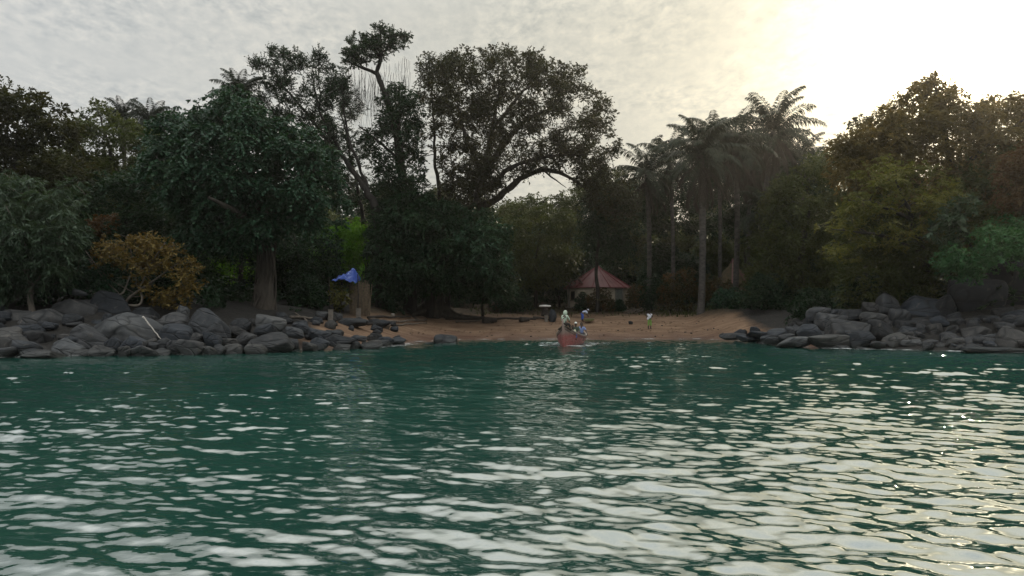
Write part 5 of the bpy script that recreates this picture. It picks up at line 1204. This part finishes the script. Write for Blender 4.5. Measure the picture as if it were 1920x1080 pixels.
def stand(**kw):
    J = dict(pelvis=(0, 0, .93), spine=(0, 0, 1.1), chest=(0, 0, 1.28), neck=(0, .01, 1.46), head=(0, .03, 1.59), hi_r=(.09, 0, .88), hi_l=(-.09, 0, .88), kn_r=(.11, .03, .48), kn_l=(-.11, .02, .48), an_r=(.12, -.02, .08), an_l=(-.11, -.02, .08), to_r=(.14, .13, .03), to_l=(-.13, .13, .03),
             sh_r=(.19, 0, 1.38), sh_l=(-.19, 0, 1.38), el_r=(.27, .02, 1.12), el_l=(-.27, .02, 1.12), wr_r=(.2, .2, 1.0), wr_l=(-.2, .2, 1.0)); J.update(kw); return J
def sit(**kw):
    J = dict(pelvis=(0, 0, .10), spine=(0, .02, .28), chest=(0, .05, .46), neck=(0, .07, .63), head=(0, .10, .77), hi_r=(.09, .02, .08), hi_l=(-.09, .02, .08), kn_r=(.14, .44, .12), kn_l=(-.14, .44, .12), an_r=(.13, .46, -.32), an_l=(-.13, .46, -.32), to_r=(.14, .60, -.36), to_l=(-.14, .60, -.36),
             sh_r=(.19, .05, .55), sh_l=(-.19, .05, .55), el_r=(.25, .18, .32), el_l=(-.25, .18, .32), wr_r=(.13, .36, .24), wr_l=(-.13, .36, .24)); J.update(kw); return J
FACE_CAM = math.pi
# man standing on the sand
b_ = on_ground(1218, 617, D0=60)
pm_ = person('person standing on the sand in white top and bright green trousers, holding something white', b_, FACE_CAM, stand(el_r=(.29, -.02, 1.1), wr_r=(.20, .2, .98), el_l=(-.30, -.02, 1.12), wr_l=(-.05, .24, 1.02)),
       cloth('white_cotton', (.72, .72, .78)), .45, cloth('bright_green_cloth', (.20, .36, .08)), .45, HAIR, boots=simple('dark_boots', (.02, .02, .022), .6), hf=(.15, .9, -.35))
xx = MB().box((0, 0, 0), (.14, .10, .17), .3, .2).box((0, 0, .10), (.10, .07, .05), .3, .2).build('paper_bag', bpy.data.materials['white_cotton']); xx.location = b_ + np.array([-.22, -.31, .99]); tag(xx, 'small white bag held by the person in green trousers', 'bag')
# person bending over the basin
b_ = on_ground(1094, 603, D0=66); b_ = np.array([(1092 - CX) / F * b_[1], b_[1], b_[2]])
person('person in blue bending forward over the pale green basin behind the boat', b_, -1.35, stand(pelvis=(0, -.05, .86), spine=(0, .12, .98), chest=(0, .30, 1.03), neck=(0, .44, 1.08), head=(0, .56, 1.12), sh_r=(.19, .36, 1.02), sh_l=(-.19, .36, 1.02), el_r=(.22, .46, .76), el_l=(-.22, .46, .76), wr_r=(.12, .58, .56), wr_l=(-.12, .58, .56), hi_r=(.09, -.04, .82), hi_l=(-.09, -.04, .82)),
       cloth('pale_blue_cloth', (.55, .60, .80)), .9, cloth('royal_blue_cloth', (.05, .12, .50)), .8, cap=cloth('white_scarf', (.66, .68, .78)), hf=(0, .75, -.6), hu=(0, .6, .75))
bb_ = on_ground(1104, 605, D0=66); n = 22; prof = [(.28, .0), (.45, .08), (.56, .24), (.60, .27), (.57, .25), (.43, .10), (.05, .06)]
vs = [(r_ * math.cos(6.2832 * i / n), r_ * math.sin(6.2832 * i / n), z_) for r_, z_ in prof for i in range(n)]
o = MB().add(vs, [(j * n + i, j * n + (i + 1) % n, (j + 1) * n + (i + 1) % n, (j + 1) * n + i) for j in range(len(prof) - 1) for i in range(n)] + [tuple(range(n - 1, -1, -1)), tuple((len(prof) - 1) * n + i for i in range(n))]).build('basin', cloth('pale_green_plastic', (.40, .46, .26)), None, True)
o.location = [float(v) for v in bb_ + np.array([0, 0, .12])]; tag(o, 'wide pale green basin on the sand beside the person in blue', 'basin')
# ------------------------------------------------------------------ boat
BOW = np.array([(1056 - CX) / F * 50.4, 50.4]); STERN = np.array([5.2, 58.6]); LEN = float(np.linalg.norm(STERN - BOW))
DIRB = (BOW - STERN) / LEN; YAW = math.atan2(DIRB[1], DIRB[0])
boat = thing('wooden_boat', 'weathered red wooden boat with raised prow carrying four people to the beach', 'boat', (BOW[0], BOW[1], 0), YAW)
HULLM, nt = mat('worn_red_hull'); tc = N(nt, 'ShaderNodeTexCoord').outputs['Object']; sx = N(nt, 'ShaderNodeSeparateXYZ'); L(nt, tc, sx.inputs[0])
n1 = noise(nt, tc, 3, 5, .65, .4); mpb = N(nt, 'ShaderNodeMapping'); mpb.inputs['Scale'].default_value = (.6, 1, 7); L(nt, tc, mpb.inputs[0]); n2 = noise(nt, mpb.outputs[0], 4, 5, .7)
red = ramp(nt, n1, [(.3, (.13, .022, .022)), (.5, (.25, .052, .048)), (.68, (.34, .12, .105))])
red = mixrgb(nt, ramp(nt, n2, [(.52, (0, 0, 0)), (.66, (.6, .6, .6))]), red, (.30, .25, .21))
shr = math_(nt, 'ADD', sx.outputs[2], math_(nt, 'MULTIPLY', sx.outputs[0], -.10)); upb = N(nt, 'ShaderNodeMapRange'); upb.inputs[1].default_value = .86; upb.inputs[2].default_value = 1.15; L(nt, math_(nt, 'ADD', math_(nt, 'ADD', sx.outputs[2], math_(nt, 'MULTIPLY', n1, .3)), 0.0), upb.inputs[0])
colb = mixrgb(nt, math_(nt, 'MULTIPLY', upb.outputs[0], .75), red, (.24, .20, .165))
bs_ = N(nt, 'ShaderNodeBsdfPrincipled', i_Roughness=.6); L(nt, colb, bs_.inputs['Base Color']); bpb = N(nt, 'ShaderNodeBump', i_Strength=.4, i_Distance=.03); L(nt, n2, bpb.inputs['Height']); L(nt, bpb.outputs[0], bs_.inputs['Normal']); finish(nt, bs_.outputs[0])
INNER = simple('boat_inside_wood', (.13, .10, .075), .85, (.06, .05, .04), 4, .4, 20); GUN = simple('gunwale_pale', (.34, .29, .25), .75, (.2, .16, .14), 6)
uu = np.array([0, .25, .6, 1.1, 1.8, 2.6, 3.6, 4.8, 6.0, 7.2, LEN]); half = np.interp(uu, [0, .25, .6, 1.1, 1.8, 2.6, 3.6, 5, 6.5, 7.5, LEN], [.03, .09, .22, .42, .66, .84, .95, .96, .88, .72, .45])
shz = np.interp(uu, [0, .6, 1.1, 1.8, 2.6, 3.6, 5, 7, LEN], [1.50, 1.30, 1.13, .93, .78, .68, .63, .68, .85]); kz = np.interp(uu, [0, .6, 1.5, 6, LEN], [-.05, -.25, -.32, -.32, -.15])
secs = [(0, 0), (.30, .06), (.60, .22), (.82, .48), (.94, .75), (1.0, 1.0)]
def sect(i, sg, inset=0.0): return [(-uu[i] + (.10 * v if i == 0 else 0), sg * max(0.004, half[i] * u ** (1.0 if i > 2 else .9) - inset), kz[i] + (shz[i] - kz[i]) * v + inset * (1 - v)) for u, v in secs]
mb = MB()
for sg in (-1, 1):
    g_ = [p for i in range(len(uu)) for p in sect(i, sg)]; m_ = len(secs)
    mb.add(g_, [((i * m_ + j, (i + 1) * m_ + j, (i + 1) * m_ + j + 1, i * m_ + j + 1) if sg > 0 else (i * m_ + j + 1, (i + 1) * m_ + j + 1, (i + 1) * m_ + j, i * m_ + j)) for i in range(len(uu) - 1) for j in range(m_ - 1)])
tr_ = sect(len(uu) - 1, -1)[::-1] + sect(len(uu) - 1, 1)[1:]; mb.add(tr_, [tuple(range(len(tr_)))])
mb.build('hull', HULLM, boat, False)
mi = MB()
for sg in (-1, 1):
    g_ = [p for i in range(1, len(uu)) for p in sect(i, sg, .05)]
    mi.add(g_, [((i * m_ + j + 1, (i + 1) * m_ + j + 1, (i + 1) * m_ + j, i * m_ + j) if sg > 0 else (i * m_ + j, (i + 1) * m_ + j, (i + 1) * m_ + j + 1, i * m_ + j + 1)) for i in range(len(uu) - 2) for j in range(m_ - 1)])
mi.build('inner_hull', INNER, boat)
for sg in (-1, 1):
    pts = [(-uu[i] + (.1 if i == 0 else 0), sg * (half[i] - .01), shz[i] + .02) for i in range(len(uu))]; MB().tube(pts, [.05] * len(pts), 7).build('gunwale', GUN, boat, True)
for sg in (-1, 1):
    pts = [(-uu[i], sg * (half[i] * .975 + .012), kz[i] + (shz[i] - kz[i]) * .87) for i in range(1, len(uu))]; MB().tube(pts, [.022] * len(pts), 5).build('rub_rail', INNER, boat, True)
MB().tube([(.02, 0, -.3), (.08, 0, .3), (.16, 0, 1.0), (.20, 0, 1.55), (.20, 0, 1.92)], [.05, .05, .05, .06, .045], 8).build('stem_post', HULLM, boat, True)
MB().add([(.05, 0, 1.54), (-.95, -.52, 1.22), (-.95, .52, 1.22), (.05, 0, 1.47), (-.95, -.52, 1.15), (-.95, .52, 1.15)], [(0, 1, 2), (5, 4, 3), (1, 4, 5, 2), (0, 3, 4, 1), (2, 5, 3, 0)]).build('foredeck', INNER, boat)
for xx_ in (-2.3, -3.5, -5.0, -6.6): 
    hb = float(np.interp(-xx_, uu, half)); MB().box((xx_, 0, .58), (.28, 2 * hb - .08, .05)).build('thwart', INNER, boat)
def in_boat(u, lat, z): return np.array([BOW[0] - DIRB[0] * u - DIRB[1] * lat, BOW[1] - DIRB[1] * u + DIRB[0] * lat, z])
OL = cloth('pale_green_cloth', (.50, .58, .46)); 
person('person in pale green hooded top with dark strap sitting high on the prow', in_boat(.45, .02, 1.52), math.atan2(-.95, .35) + .55, sit(kn_r=(.15, .36, .02), kn_l=(-.12, .38, .0), an_r=(.14, .46, -.36), an_l=(-.1, .5, -.38), to_r=(.14, .58, -.42), to_l=(-.1, .62, -.44), el_l=(-.27, .10, .30), wr_l=(-.2, .34, .12)),
       OL, 1.5, cloth('dark_brown_cloth', (.05, .04, .035)), .8, hood=OL, sash=simple('dark_strap', (.02, .02, .02), .8), s=1.06, hf=(.25, 1, -.1))
person('person with dark hair, cream top and blue trousers crouching behind the prow', in_boat(2.1, .33, .55), 3.5, sit(kn_r=(.16, .34, .32), kn_l=(-.16, .34, .32), an_r=(.14, .32, -.08), an_l=(-.14, .32, -.08), to_r=(.14, .46, -.12), to_l=(-.14, .46, -.12), wr_r=(.1, .4, .36), wr_l=(-.1, .4, .36)),
       cloth('cream_cloth', (.60, .58, .40)), .6, cloth('mid_blue_cloth', (.10, .17, .42)), .8, HAIR)
person('person in white cap and dark green coat seated in the middle of the boat', in_boat(3.4, .40, .70), 3.3, sit(), cloth('dark_green_coat', (.07, .095, .07)), 1.6, cloth('dark_cloth', (.03, .03, .032)), .8, cap=cloth('white_cap', (.70, .72, .66)), s=1.08)
person('bare headed person in faded blue shirt leaning an arm on the boat side', in_boat(4.6, .70, .68), 3.0, sit(el_l=(-.36, .14, .26), wr_l=(-.42, .36, .10)), cloth('faded_blue_cloth', (.22, .28, .50)), .7, cloth('dark_cloth_two', (.04, .04, .05)), .8, HAIR, s=1.05)

# white water round the hull
pts = []
for sg in (-1, 1): pts.append([(-u_ + .05, sg * (float(np.interp(u_, uu, half)) * .55 + .05)) for u_ in np.linspace(0, 8.2, 30)])
V = []; Q = []
for sd_, row in zip((-1, 1), pts):
    n0 = len(V)
    for j, (x_, y_) in enumerate(row):
        for k, o_ in enumerate((0, .25, .6, 1.1)): V.append((x_ - .2 * o_, y_ + sd_ * o_ * (1 + .05 * j), .09 - .03 * k))
    Q += [(n0 + 4 * j + k, n0 + 4 * j + k + 1, n0 + 4 * j + 5 + k, n0 + 4 * j + 4 + k) for j in range(len(row) - 1) for k in range(3)]
wk = link('wake_foam', np_mesh('wake_foam', np.array(V), np.array(Q), True), bpy.data.materials['foam']); wk.location = (BOW[0], BOW[1], 0); wk.rotation_euler = (0, 0, YAW); wk['kind'] = 'stuff'
